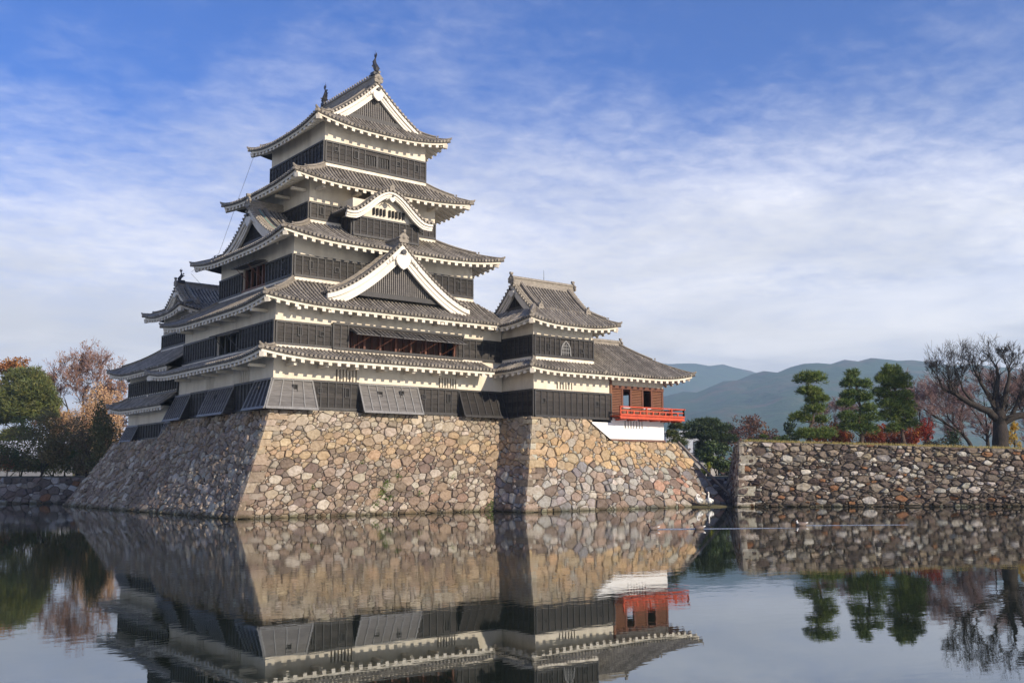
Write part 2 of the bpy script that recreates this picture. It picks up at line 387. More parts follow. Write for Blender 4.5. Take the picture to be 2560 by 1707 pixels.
RIDGE_PROF = lambda w, h: [(-w/2,-.12),(-w/2,h*.30),(-w/2+.05,h*.30),(-w/2+.05,h*.62),(-w/2-.01,h*.62),(-w/2-.01,h*.70),(-w*.22,h*.72),(-w*.18,h*.92),(0,h),(w*.18,h*.92),(w*.22,h*.72),(w/2+.01,h*.70),(w/2+.01,h*.62),(w/2-.05,h*.62),(w/2-.05,h*.30),(w/2,h*.30),(w/2,-.12)]
class Skirt:
    def __init__(s, root, ob, ib, zE, zW, L=.3, lr=5., flat=(), clip={}, single='S', raft='SWE', rows='SWEN', strips='SW', hips=('SW','SE','NW','NE'), curve=.72, rsp=.6, hip_h=.30, lowhip=.38, name='roof', dropz=.27, stripz=.0, rw=.23):
        s.ob, s.ib, s.zE, s.zW, s.L, s.lr, s.flat, s.clip, s.curve = ob, ib, zE, zW, L, lr, flat, clip, curve
        xo0,xo1,yo0,yo1 = ob; xi0,xi1,yi0,yi1 = ib
        # panels
        mb = MB(); T = [0,.15,.32,.5,.68,.85,1.]
        sof = MB(); U = [0,.02,.05,.09,.14,.2,.28,.38,.5,.62,.72,.8,.86,.91,.95,.98,1.]
        for sd in 'SWEN':
            mb.grid([[s.P(sd, lerp(*s.rngc(sd, t), u), t) for u in U] for t in T])
            e0 = [s.P(sd, lerp(*s.rngc(sd, 0), u), 0) for u in U]; e1 = [(p[0],p[1],p[2]-.09) for p in e0]
            tf = s.tin(sd, .14); e2 = [s.P(sd, lerp(*s.rngc(sd, tf), u), tf, -.09) for u in U]
            mb.grid([e0, e1, e2])
            if sd in raft:
                sof.grid([[s.P(sd, lerp(*s.rngc(sd, t), u), t, -.33) for u in U] for t in (tf, .5, 1.)])
        s.roof = mb.build(name, 'pan', root, False)
        sof.build('soffit', 'eave', s.roof)
        for sd in raft:
            fb = MB(); t1, t2 = s.tin(sd, .09), s.tin(sd, .17)
            a, b = s.rngc(sd, t1); a2, b2 = s.rngc(sd, t2); us = [i/30 for i in range(31)]
            fb.grid([[s.P(sd, lerp(a2,b2,u), t2, -.085) for u in us], [s.P(sd, lerp(a,b,u), t1, -.085) for u in us], [s.P(sd, lerp(a,b,u), t1, -dropz) for u in us], [s.P(sd, lerp(a2,b2,u), t2, -dropz) for u in us]])
            fb.build('fascia', 'eave', s.roof)
            # rafters
            a, b = s.rngc(sd, 0); n = max(2, round((b-a)/rsp)); t0 = s.tin(sd, .11)
            for i in range(n):
                c = a+(b-a)*(i+.5)/n
                tm = min(.98, s.tmax(sd, c)-.02)
                if tm < t0+.06: continue
                q = [s.P(sd, c-rw/2, t0, -.46), s.P(sd, c+rw/2, t0, -.46), s.P(sd, c+rw/2, tm, -.46), s.P(sd, c-rw/2, tm, -.46)]
                q2 = [s.P(sd, c-rw/2, t0, -.285), s.P(sd, c+rw/2, t0, -.285), s.P(sd, c+rw/2, tm, -.285), s.P(sd, c-rw/2, tm, -.285)]
                rb = MB(); rb.box(q+q2); rb.build('rafter', 'eave', s.roof)
        # tile rows
        for sd in rows:
            rr = Rows(root, s.roof, sd in single); a, b = s.rngc(sd, 0)
            n = int((b-a-.1)/ROWSP); a_ = a+(b-a-n*ROWSP)/2
            perp = (1,0,0) if sd in 'SN' else (0,1,0)
            for i in range(n+1):
                c = a_+i*ROWSP; tm = s.tmax(sd, c)
                if tm < .05: continue
                k = max(2, int(7*tm)+1)
                c += random.uniform(-.012,.012)
                rr.add([s.P(sd, c, tm*j/k-(.012 if j == 0 else 0), .03) for j in range(k+1)], perp)
            rr.done()
        # plaster strip where roof meets wall
        st = MB()
        for sd in strips:
            a, b = s.rngc(sd, 1.)
            if b-a < .2: continue
            p = face(sd, xi0, xi1, yi0, yi1); o = xi0 if sd in 'SN' else yi0
            n = 8
            for z0_, z1_, d_ in ((-.05, .13, .15), (.135, .19, .09)):
                pbox(st, p, a-o-.0, b-o+.0, zW+z0_+stripz, zW+z1_+stripz, -.02, d_)
        st.build('plaster_strip', 'eave', s.roof)
        # hip ridges
        for h in hips:
            sx = 0 if 'W' in h else 1; sy = 0 if h[0] == 'S' else 1
            def H(t, dz=0.):
                x = lerp(ob[sx], ib[sx], t); y = lerp(ob[2+sy], ib[2+sy], t)
                return Vector((x, y, s.prof(t)+L*(1-t)**1.6+dz))
            d = (H(0)-H(1)); d.z = 0; d.normalize(); perp = Vector((-d.y, d.x, 0))
            mb = MB(); mb.sweep([H(lowhip+(1-lowhip)*k/6) for k in range(7)], RIDGE_PROF(.30, hip_h), perp)
            hb = mb.build('hip_ridge', 'ridge', s.roof)
            mb = MB(); mb.sweep([H(.02+(lowhip-.0)*k/5) for k in range(6)], RIDGE_PROF(.22, hip_h*.62), perp); mb.build('hip_ridge', 'ridge', s.roof)
            onigawara(s.roof, H(lowhip-.02, -.06), d, .46)
            mb = MB(); p = H(.0, .0); mb.tube([p-d*.35+Vector((0,0,.10)), p+Vector((0,0,.12)), p+d*.14+Vector((0,0,.17)), p+d*.20+Vector((0,0,.25))], [.10,.10,.08,.045], 7); mb.tube([p-d*.3+Vector((0,0,-.06)), p+d*.12+Vector((0,0,-.02))], [.11,.11], 8)
            mb.build('corner_tile', 'ridge', s.roof)
            mb = MB(); mb.beam(H(.05)-Vector((0,0,.42)), H(.9)-Vector((0,0,.47)), .26, .3); mb.build('hip_rafter', 'eave', s.roof)
    def prof(s, t): return s.zE+(s.zW-s.zE)*(s.curve*t+(1-s.curve)*t*t)
    def rng(s, sd, t):
        o = s.ob[:2] if sd in 'SN' else s.ob[2:]; i = s.ib[:2] if sd in 'SN' else s.ib[2:]
        return lerp(o[0], i[0], t), lerp(o[1], i[1], t)
    def rngc(s, sd, t):
        a, b = s.rng(sd, t); c = s.clip.get(sd)
        return (max(a, c[0]), min(b, c[1])) if c else (a, b)
    def tin(s, sd, d):
        k = {'S':(s.ob[2],s.ib[2]),'N':(s.ob[3],s.ib[3]),'W':(s.ob[0],s.ib[0]),'E':(s.ob[1],s.ib[1])}[sd]
        return d/max(.2, abs(k[1]-k[0]))
    def tmax(s, sd, c):
        o = s.ob[:2] if sd in 'SN' else s.ob[2:]; i = s.ib[:2] if sd in 'SN' else s.ib[2:]
        t = 1.
        if c < i[0]: t = min(t, (c-o[0])/(i[0]-o[0]))
        if c > i[1]: t = min(t, (o[1]-c)/(o[1]-i[1]))
        return max(0, t)
    def P(s, sd, a, t, dz=0.):
        lo, hi = s.rng(sd, max(0, t)); l = 0
        for key, dc in ((0, a-lo), (1, hi-a)):
            cn = {'S':('SW','SE'),'N':('NW','NE'),'W':('SW','NW'),'E':('SE','NE')}[sd][key]
            if cn in s.flat: continue
            l = max(l, s.L*max(0, 1-max(0, dc)/s.lr)**2.4)
        z = s.prof(t)+l*(1-max(0, t))**1.6+dz
        k = {'S':(s.ob[2],s.ib[2]),'N':(s.ob[3],s.ib[3]),'W':(s.ob[0],s.ib[0]),'E':(s.ob[1],s.ib[1])}[sd]
        q = lerp(k[0], k[1], t)
        return (a, q, z) if sd in 'SN' else (q, a, z)

def gable(root, O, fd, prof, depth, name='gable', hb=.62, single=False, rows=True, wall_in=.55, zbase=None, ridge=(.34, .55), pend=True, lattice=True, oni=1.1, verge=True, m_wall='lattice', twoside=False, barge=True, back=False, wallw=None, copper=False, descend=()):
    """gabled roof. O: ridge line start (front verge) ; fd: outward direction; prof(s): s in [-1,1] -> (w, z) relative to O; depth: length back"""
    O = Vector(O); f = Vector(fd); w_ = Vector((-f.y, f.x, 0)); u = Vector((0,0,1))
    S = [i/14 for i in range(-14, 15)]
    def P(s, q, dz=0.):
        w, z = prof(s); return O+w_*w+u*(z+dz)-f*q
    mb = MB(); nq = 2
    mb.grid([[P(s, depth*k/nq) for s in S] for k in range(nq+1)]); mb.grid([[P(s, depth*k/nq, -.12) for s in S] for k in range(nq+1)])
    mb.grid([[P(s, 0) for s in S], [P(s, 0, -.12) for s in S]])
    for e in (-1, 1): mb.grid([[P(e, 0), P(e, depth)], [P(e, 0, -.12), P(e, depth, -.12)]])
    g = mb.build(name, 'pan', root)
    if rows:
        rr = Rows(root, g, single); n = int((depth-.35)/ROWSP)
        for i in range(n+1):
            q = .42+i*ROWSP
            if q > depth: break
            for e in (-1, 1): rr.add([P(e*(1-k/9), q, .03) for k in range(10)], f)
        rr.done()
    fronts = [(0., 1)]+([(depth, -1)] if back else [])
    for q0, sg in fronts:
        ff = f*sg
        def PP(s, q, dz=0.): return P(s, q0+sg*q, dz)
        # verge: two running rows and short end tiles
        if verge:
            mb = MB()
            for e in (-1, 1):
                row_mesh(mb, [PP(e*(1-k/12), .10, .05) for k in range(13)], f, .085)
                row_mesh(mb, [PP(e*(1-k/12), .34, .04) for k in range(13)], f, .085)
            mb.build('verge_ridge', 'ridge', g, True)
            mb = MB(); ln = 0; prev = PP(-1, 0)
            k = 0; N_ = 200; nxt = .12
            for i in range(1, N_+1):
                s = -1+2*i/N_; p = PP(s, 0); ln += (p-prev).length; prev = p
                if ln >= nxt:
                    nxt += .30
                    c = PP(s, 0, -.02)
                    mb.tube([c+ff*.10, c-ff*.25], .085, 7)
            stuffpart(mb.build('verge_tiles', 'tile', g))
        # barge boards
        def nrm(s):
            a, b = PP(max(-1, s-.02), 0), PP(min(1, s+.02), 0); d = (b-a).normalized(); n = d.cross(f)
            return n if n.z < 0 else -n
        if barge:
            for (t0, t1, qa, qb, nm) in ((.10, .10+hb*.36, .0, .16, 'bargeboard'), (.10+hb*.36, .10+hb*.45, .16, .26, 'bargeboard'), (.10+hb*.45, .10+hb*.72, .08, .28, 'bargeboard'), (.10+hb*.72, .10+hb, .13, .30, 'bargeboard')):
                for e in (-1, 1):
                    mb = MB(); ss = [e*k/18 for k in range(19)]
                    def Q(s, t, q):
                        a = nrm(.03*e if abs(s) < .03 else s); return PP(s, q)+u*(-t*(1.+.12*abs(s))/max(.45, abs(a.z)))
                    mb.grid([[Q(s,t0,qa) for s in ss], [Q(s,t1,qa) for s in ss], [Q(s,t1,qb) for s in ss], [Q(s,t0,qb) for s in ss], [Q(s,t0,qa) for s in ss]])
                    mb.add([Q(ss[-1],t0,qa),Q(ss[-1],t1,qa),Q(ss[-1],t1,qb),Q(ss[-1],t0,qb)], [(0,1,2,3)])
                    mb.build(nm, 'white' if m_wall != 'board' else 'plaster', g)
        # wall under the gable
        if zbase is not None:
            def zin(wv):                    # underside height at lateral position wv
                lo, hi = 0., 1.; a = abs(wv)
                for _ in range(30):
                    mm = (lo+hi)/2
                    if abs(prof(mm)[0]) < a: lo = mm
                    else: hi = mm
                return prof(lo)[1]
            Wm = abs(prof(1)[0]); zb = zbase-O.z
            ws = [Wm*k/24 for k in range(-24, 25)]
            top = [(w, max(zb, zin(w)-.25)) for w in ws if zin(w)-.25 > zb]
            if len(top) > 2:
                mb = MB(); pts = [O+w_*w+u*z-f*(q0+sg*wall_in) for w, z in [(top[0][0], zb)]+top+[(top[-1][0], zb)]]
                mb.prism(pts, -ff*.12); mb.build('gable_wall', 'dark' if lattice else m_wall, g)
                if lattice:
                    lb = MB(); stp = .15 if lattice is True else lattice
                    q = q0+sg*(wall_in-.05); nn = int(Wm/stp)
                    for k in range(-nn, nn+1):
                        w = k*stp; zt = zin(w)-.3
                        if zt-zb < .1: continue
                        a = O+w_*w-f*q
                        lb.box([a+w_*-.04+u*zb-ff*.05, a+w_*.04+u*zb-ff*.05, a+w_*.04+u*zb+ff*.05, a+w_*-.04+u*zb+ff*.05, a+w_*-.04+u*zt-ff*.05, a+w_*.04+u*zt-ff*.05, a+w_*.04+u*zt+ff*.05, a+w_*-.04+u*zt+ff*.05])
                    zz = zb+.1
                    while zz < -.6:
                        ok = [w for w in ws if zin(w)-.3 > zz]
                        if len(ok) > 1:
                            a, b = O+w_*ok[0]+u*zz-f*(q0+sg*(wall_in-.02)), O+w_*ok[-1]+u*zz-f*(q0+sg*(wall_in-.02)); lb.beam(a, b, .03, .035)
                        zz += .17
                    stuffpart(lb.build('gable_lattice', m_wall, g))
                    mb = MB(); a, b = top[0][0], top[-1][0]
                    mb.beam(O+w_*a+u*(zb+.02)-f*(q0+sg*(wall_in-.12)), O+w_*b+u*(zb+.02)-f*(q0+sg*(wall_in-.12)), .18, .30); mb.build('sill_beam', 'batten', g)
        if pend:
            k = pend if pend is not True else 1.
            c = PP(0, 0)-u*(.10+hb/.62*.55)*1.0-ff*(.0)
            hp = [(0,-.95),(-.18,-.85),(-.40,-.62),(-.48,-.40),(-.42,-.20),(-.25,-.08),(-.12,-.10),(0,-.02),(.12,-.10),(.25,-.08),(.42,-.20),(.48,-.40),(.40,-.62),(.18,-.85)]
            mb = MB(); mb.prism([c+w_*a*k+u*b*k+ff*-.02 for a, b in hp], ff*.12)
            for e in (-1, 1):
                for (a, b, r_) in ((.62,-.36,.14),(.82,-.52,.11),(1.0,-.68,.08)):
                    mb.ball(c+w_*e*a*k+u*b*k, r_*k, r_*k, r_*k, 6, 4)
            mb.build('gable_pendant', 'white', g)
            mb = MB(); n = 10; mb.prism([c+u*.06*k+w_*.15*k*math.cos(2*PI*i/n)+u*.15*k*math.sin(2*PI*i/n)+ff*.08 for i in range(n)], ff*.12); mb.build('pendant_boss', 'iron', g)
        if oni: onigawara(g, PP(0, .05, .02), ff, oni)
    if ridge:
        mb = MB(); mb.sweep([P(0, depth*k/6) for k in range(7)], RIDGE_PROF(ridge[0], ridge[1]), w_); mb.build('main_ridge', 'ridge', g)
    for qd in descend:
        for e in (-1, 1):
            mb = MB(); mb.sweep([P(e*lerp(.06,.9,k/10), qd, .03) for k in range(11)], RIDGE_PROF(.26,.26), f); mb.build('descending_ridge', 'ridge', g)
            onigawara(g, P(e*.91, qd, .0), w_*e, .5)
    if copper:
        mb = MB()
        for e in (-1, 1): mb.grid([[P(e*(1-k/12), .50, .10) for k in range(12)], [P(e*(1-k/12), .62, .10) for k in range(12)]])
        mb.build('copper_flashing', 'copper', g)
    return g
def curveprof(W, H, k=.42, flare=.06):
    def f(s):
        a = abs(s); return (W*s, -H*(a*(1+k)-k*a*a)/1.0+flare*a**6*H)
    return f
def shachi(root, p, fd, h=1.4):
    """fish-shaped ridge finial, head down at the ridge end, tail thrown up"""
    f = Vector(fd); p = Vector(p); u = Vector((0,0,1)); w = Vector((-f.y, f.x, 0)); k = h/1.4
    pts = [p+(f*a+u*b)*k for a, b in ((.22,.12),(.20,.30),(.06,.50),(-.06,.72),(-.06,.95),(.02,1.12))]
    mb = MB(); mb.tube(pts, [.12*k,.20*k,.19*k,.15*k,.09*k,.04*k], 8)
    t = pts[-1]
    for s in (-1, 1): mb.prism([t-u*.08*k, t+(f*.16*s+u*.16)*k, t+(f*.10*s+u*.34)*k, t+(u*.14)*k], w*.04)
    for a, b, c in ((.0,.45,.3),(-.2,.62,.26),(-.2,.85,.2)):
        q = p+(f*a+u*b)*k; mb.prism([q, q-f*c*k+u*.12*k, q+u*.22*k], w*.03)
    for s in (-1, 1): mb.prism([p+(f*.14+u*.3)*k, p+(f*.1+u*.42)*k+w*s*.32*k, p+(f*.0+u*.5)*k], u*.04)
    mb.tube([p+u*1.1*k, p+u*1.62*k], [.018,.008], 5)
    mb.aabb(p.x-.24, p.x+.24, p.y-.24, p.y+.24, p.z-.1, p.z+.12)
    return mb.build('fish_finial', 'iron', root)

# ================================================================== water and land
def water_mat():
    mt = bpy.data.materials.new('moat_water'); mt.use_nodes = True; nt = mt.node_tree; N = nt.nodes; Lk = nt.links; b = N['Principled BSDF']
    b.inputs['Base Color'].default_value = (.014,.018,.010,1); b.inputs['Roughness'].default_value = .015; b.inputs['IOR'].default_value = 2.1; b.inputs['Specular IOR Level'].default_value = .9; b.inputs['Specular Tint'].default_value = (.72,.86,1.0,1)
    geo = N.new('ShaderNodeNewGeometry')
    def nz(sc3, det, rot):
        mp = N.new('ShaderNodeMapping'); Lk.new(geo.outputs['Position'], mp.inputs[0]); mp.inputs['Scale'].default_value = sc3; mp.inputs['Rotation'].default_value = (0,0,rot)
        n = N.new('ShaderNodeTexNoise'); n.inputs['Scale'].default_value = 1; n.inputs['Detail'].default_value = det; n.inputs['Roughness'].default_value = .5; Lk.new(mp.outputs[0], n.inputs[0]); return n.outputs[0]
    a = nz((1.5,2.6,1), 2, R(38)); c = nz((5.,9.,1), 2, R(30)); pz = nz((.07,.11,1), 3, R(20))
    m1 = N.new('ShaderNodeMath'); m1.operation = 'MULTIPLY_ADD'; Lk.new(c, m1.inputs[0]); m1.inputs[1].default_value = .30; Lk.new(a, m1.inputs[2])
    mr = N.new('ShaderNodeMapRange'); Lk.new(pz, mr.inputs[0]); mr.inputs[1].default_value = .35; mr.inputs[2].default_value = .7; mr.inputs[3].default_value = .0004; mr.inputs[4].default_value = .0024
    bp = N.new('ShaderNodeBump'); bp.inputs['Strength'].default_value = 1; Lk.new(m1.outputs[0], bp.inputs['Height']); Lk.new(mr.outputs[0], bp.inputs['Distance']); Lk.new(bp.outputs[0], b.inputs['Normal'])
    return mt
M['water'] = water_mat()
mb = MB(); mb.add([(-220,-160,0),(220,-160,0),(220,200,0),(-220,200,0)], [(0,1,2,3)])
o = mb.build('moat_water', 'water'); o['kind'] = 'structure'
# far land: one sheet with its front edge on the moat's far banks, reaching the horizon
mb = MB()
fr = [(-400,340),(-60,94),(-16,56),(4,38),(20,25),(33,12),(38,6),(64,-12),(420,-140)]
rows_ = [[(x,y,1.9) for x,y in fr], [(x,y+1.5,2.05) for x,y in fr], [(x*1.2+60,y+200,2.0) for x,y in fr], [(x*6+600,y*3+5200,1.5) for x,y in fr]]
mb.grid(rows_); mb.grid([[(x,y,-1.) for x,y in fr], rows_[0]])
o = mb.build('far_ground', 'grass_ground'); o['kind'] = 'structure'

# ================================================================== the keep
T1 = (0,17,0,16); T2 = (0.05,16.95,0.02,14.6); T3 = (1.93,15.66,1.68,13.13); T4 = (3.86,13.72,3.57,11.4); T5 = (4.81,12.77,3.42,11.57)
keep = thing('castle_keep', 'tall five-tiered black and white castle keep with stacked curved tile roofs', 'castle keep', (8.5, 8, 6.1))
# --- storey 1
w = storey(keep, *T1, 6.1, 9.75, {'S': [(4.12,5.57,8.0,8.73),(11.73,13.13,7.98,8.64)], 'W': [(3.38,4.83,7.98,8.76),(9.05,10.29,7.98,8.68)]})
S1, W1 = face('S', *T1), face('W', *T1)
bars(w, S1, 4.12,5.57,8.0,8.73,6); bars(w, S1, 11.73,13.13,7.98,8.64,6); bars(w, W1, 3.38,4.83,7.98,8.76,5); bars(w, W1, 9.05,10.29,7.98,8.68,5)
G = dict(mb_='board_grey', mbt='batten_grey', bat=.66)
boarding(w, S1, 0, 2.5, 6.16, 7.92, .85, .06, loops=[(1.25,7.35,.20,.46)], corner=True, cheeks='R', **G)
boarding(w, S1, 2.5, 5.65, 6.26, 7.92, .05, .05, .56, loops=[(2.98,7.35,.24,.26),(4.85,7.3,.24,.5)])
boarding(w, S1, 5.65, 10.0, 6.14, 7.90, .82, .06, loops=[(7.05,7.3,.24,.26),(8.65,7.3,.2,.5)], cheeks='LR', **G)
boarding(w, S1, 10.0, 13.25, 6.24, 7.88, .05, .05, .56, loops=[(10.5,7.3,.24,.26),(12.45,7.28,.2,.5)])
boarding(w, S1, 13.25, 16.9, 6.12, 7.86, .80, .06, cheeks='LR', bat=.6)
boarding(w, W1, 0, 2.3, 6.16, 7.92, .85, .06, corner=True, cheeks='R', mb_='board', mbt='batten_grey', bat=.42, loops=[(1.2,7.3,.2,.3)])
boarding(w, W1, 2.3, 5.35, 6.24, 7.90, .05, .05, .5)
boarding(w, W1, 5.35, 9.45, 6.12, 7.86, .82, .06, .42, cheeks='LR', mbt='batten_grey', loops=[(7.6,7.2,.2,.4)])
boarding(w, W1, 9.45, 12.7, 6.22, 7.84, .05, .05, .5)
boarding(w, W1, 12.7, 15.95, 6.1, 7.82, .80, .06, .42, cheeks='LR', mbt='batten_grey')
# --- roof 1
r1 = Skirt(keep, (-1.55,18.5,-1.6,17.6), (0.05,16.95,0.02,14.6), 9.17, 9.84, L=.40, clip={'S': (-9,15.2)}, flat=('SE','NE'), hips=('SW','NW'), raft='SW', hip_h=.28)
# --- storey 2
w = storey(keep, *T2, 9.7, 12.85, {'S': [(4.85,13.15,9.98,11.25)], 'W': [(4.9,8.75,9.98,11.35)]})
S2, W2 = face('S', *T2), face('W', *T2)
boarding(w, S2, 0, 3.7, 10.0, 11.35, loops=[(1.55,10.85,.22,.46),(3.0,10.8,.24,.24)], bat=.53)
boarding(w, S2, 3.7, 13.55, 9.98, 11.52, .16, .16, bat=.53, ops=[(4.85,13.15,9.9,11.25)], cheeks='LR')
boarding(w, S2, 13.55, 16.85, 10.0, 11.35, bat=.55)
boarding(w, W2, 0, 4.9, 10.0, 11.40, bat=.45, corner=True)
boarding(w, W2, 8.75, 14.5, 10.0, 11.35, bat=.45)
def open_bay(w, P, a0, a1, z0, z1, off, n, post, sh_out=.95, sh_drop=.42, shutters=True, red='redwood', inner='brownwood'):
    mb = MB(); pbox(mb, P, a0-.3, a1+.3, z0-.1, z1+.15, -1.5, -1.42); mb.build('inner_wall', inner, w)
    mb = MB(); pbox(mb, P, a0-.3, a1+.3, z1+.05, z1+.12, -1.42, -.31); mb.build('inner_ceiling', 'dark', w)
    mb = MB(); pbox(mb, P, a0-.05, a1+.05, z0-.08, z0+.05, -1.4, off+.06); mb.build('sill_plank', red, w)
    k = int((a1-a0)/post)
    for i in range(k+1):
        a = lerp(a0+.12, a1-.12, i/k)
        mb = MB(); pbox(mb, P, a-.07, a+.07, z0+.04, z1, -.30, -.12); mb.build('post', red, w)
    k2 = int((a1-a0)/(post*.47))
    for i in range(k2+1):
        a = lerp(a0+.3, a1-.3, i/k2)
        mb = MB(); pbox(mb, P, a-.06, a+.06, z0+.04, z1, -.95, -.85); mb.build('lattice_post', red, w)
    if shutters:
        L = (a1-a0+.1)/n
        for i in range(n):
            b0, b1 = a0-.02+i*L+.03, a0-.02+(i+1)*L-.03
            mb = MB(); zt, zb_ = z1+.02, z1-sh_drop
            mb.box([P(b0,zb_,off+sh_out), P(b1,zb_,off+sh_out), P(b1,zt,off+.03), P(b0,zt,off+.03), P(b0,zb_+.04,off+sh_out+.015), P(b1,zb_+.04,off+sh_out+.015), P(b1,zt+.04,off+.045), P(b0,zt+.04,off+.045)])
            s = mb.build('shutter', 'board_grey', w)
            q = 5
            for j in range(q+1):
                c = lerp(b0+.05, b1-.05, j/q); mb = MB(); mb.beam(P(c,zb_+.06,off+sh_out), P(c,zt+.06,off+.05), .075, .05); mb.build('shutter_slat', 'batten', w)
            mb = MB(); mb.beam(P(b0+.25,z0+.15,off-.05), P(b1-.55,zb_,off+sh_out-.1), .035, .035); mb.build('shutter_prop', red, w)
open_bay(w, S2, 4.85, 13.15, 10.0, 11.25, .18, 5, 1.05)
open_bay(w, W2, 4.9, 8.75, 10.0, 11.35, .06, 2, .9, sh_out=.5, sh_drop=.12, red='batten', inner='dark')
r2 = Skirt(keep, (-1.2,18.2,-1.2,15.9), T3, 12.41, 14.34, L=.38, lr=5.5, clip={'S': (-9,16.6)}, flat=('SE','NE'), hips=('SW','NW'), raft='SW')
gable(keep, (8.58,-.42,17.22), (0,-1,0), curveprof(5.35, 4.0, .40, .05), 2.15, 'dormer_gable', hb=.70, zbase=13.62, ridge=(.36,.5), pend=1.15, oni=1.0, copper=True, wall_in=.62, descend=(1.05,))
# --- storey 3
w = storey(keep, *T3, 14.2, 17.3, {'W': [(3.8,7.6,14.62,16.15)]})
S3, W3 = face('S', *T3), face('W', *T3)
boarding(w, S3, 0, 13.73, 14.58, 15.9, bat=.53, loops=[(1.12,15.35,.22,.46),(2.95,15.25,.24,.24),(12.5,15.3,.2,.5)])
boarding(w, W3, 0, 3.8, 14.58, 15.9, bat=.45, corner=True, loops=[(1.2,15.35,.2,.4)]); boarding(w, W3, 7.6, 11.45, 14.5, 15.9, bat=.45)
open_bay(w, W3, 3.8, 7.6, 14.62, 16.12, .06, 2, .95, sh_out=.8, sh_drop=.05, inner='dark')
r3 = Skirt(keep, (.45,17.15,.12,14.9), T4, 16.8, 18.66, L=.46, lr=5.5, clip={})
gable(keep, (1.45,7.55,20.15), (-1,0,0), curveprof(4.05, 2.6, .40, .05), 2.5, 'side_dormer_gable', hb=.62, zbase=17.75, ridge=(.34,.5), pend=.8, oni=1.05, copper=True, m_wall='board', lattice=.22, descend=(1.05,))
# --- storey 4 with its bay
w = storey(keep, *T4, 18.5, 22.4)
S4, W4 = face('S', *T4), face('W', *T4)
boarding(w, S4, 0, 9.86, 18.9, 19.97, bat=.53, loops=[(.85,19.5,.2,.44),(8.7,19.45,.2,.44)])
boarding(w, W4, 0, 7.8, 18.9, 19.97, bat=.5, corner=True)
B4 = (6.2,11.25,2.0,3.6)
wb = storey(keep, *B4, 17.4, 20.35, name='bay_wall')
boarding(wb, face('S', *B4), 0, 5.05, 17.86, 19.13, bat=.53); boarding(wb, face('W', *B4), 0, 1.6, 17.86, 19.13, bat=.5)
boarding(wb, face('E', *B4), 0, 1.6, 17.86, 19.13, bat=.5)
def kara(s):
    a = abs(s); return (3.32*s, -1.72*(.5-.5*math.cos(PI*min(1, a*1.04)))-.10*a+.12*max(0, a-.8)/.2)
kg = gable(keep, (8.75,1.3,21.12), (0,-1,0), kara, 2.4, 'cusped_gable', hb=.40, zbase=19.2, ridge=(.26,.26), pend=.42, oni=.55, m_wall='plaster', lattice=False, wall_in=.66)
Sb = lambda a, z, d=0.: (6.2+a, 1.96-d, z)
for i in range(9):
    c = 7.72+i*.27+(.14 if i > 3 else 0); mb = MB(); mb.aabb(c-.06, c+.06, 1.80, 1.952, 19.42, 19.88)
    mb.build('vent_slot', 'dark', kg)  # dark boxes stand in for shade in the slots; wall stays uncut
r4 = Skirt(keep, (1.9,15.73,1.78,13.2), T5, 21.15, 22.62, L=.36, lr=5., clip={}, hip_h=.3)
# --- storey 5
w = storey(keep, *T5, 22.4, 25.9, {'S': [(3.02,3.88,23.18,24.0),(4.05,4.91,23.18,24.0)]})
S5, W5 = face('S', *T5), face('W', *T5)
boarding(w, S5, 0, 7.96, 22.87, 24.28, bat=.5, ops=[(3.02,4.91,23.18,24.0)], loops=[(.8,23.85,.22,.24),(2.3,23.75,.22,.46),(5.65,23.75,.24,.24),(7.15,23.7,.22,.46)])
for a0 in (3.02, 4.05):
    bars(w, S5, a0, a0+.86, 23.18, 24.0, 6, 'batten', d0=-.03, d1=.03, w=.45)
mb = MB(); pbox(mb, S5, 3.88, 4.05, 23.1, 24.05, -.02, .09); pbox(mb, S5, 2.94, 3.02, 23.1, 24.05, -.02, .1); pbox(mb, S5, 4.91, 4.99, 23.1, 24.05, -.02, .1); mb.build('window_frame', 'batten', w)
boarding(w, W5, 0, 8.15, 22.87, 24.28, bat=.5, corner=True)
r5 = Skirt(keep, (3.59,13.98,2.23,12.75), (5.25,12.35,3.65,11.35), 25.3, 26.42, L=.55, lr=4.8, curve=.85, strips='', lowhip=.42)
gable(keep, (8.8,3.42,29.32), (0,-1,0), curveprof(3.56, 2.92, .24, .0), 8.15, 'top_gable', hb=.52, zbase=26.6, ridge=(.42,.78), pend=.85, oni=.95, back=True, wall_in=.45, descend=(.95, 7.2))
shachi(keep, (8.8,3.85,30.05), (0,-1,0), 1.5); shachi(keep, (8.8,11.2,30.05), (0,1,0), 1.5)
# ridge studs along the top ridge and the west hip
mb = MB()
for k in range(22): mb.ball((8.8, 3.9+.34*k, 30.15), .09, .09, .11, 6, 4)
stuffpart(mb.build('ridge_knobs', 'ridge', keep))

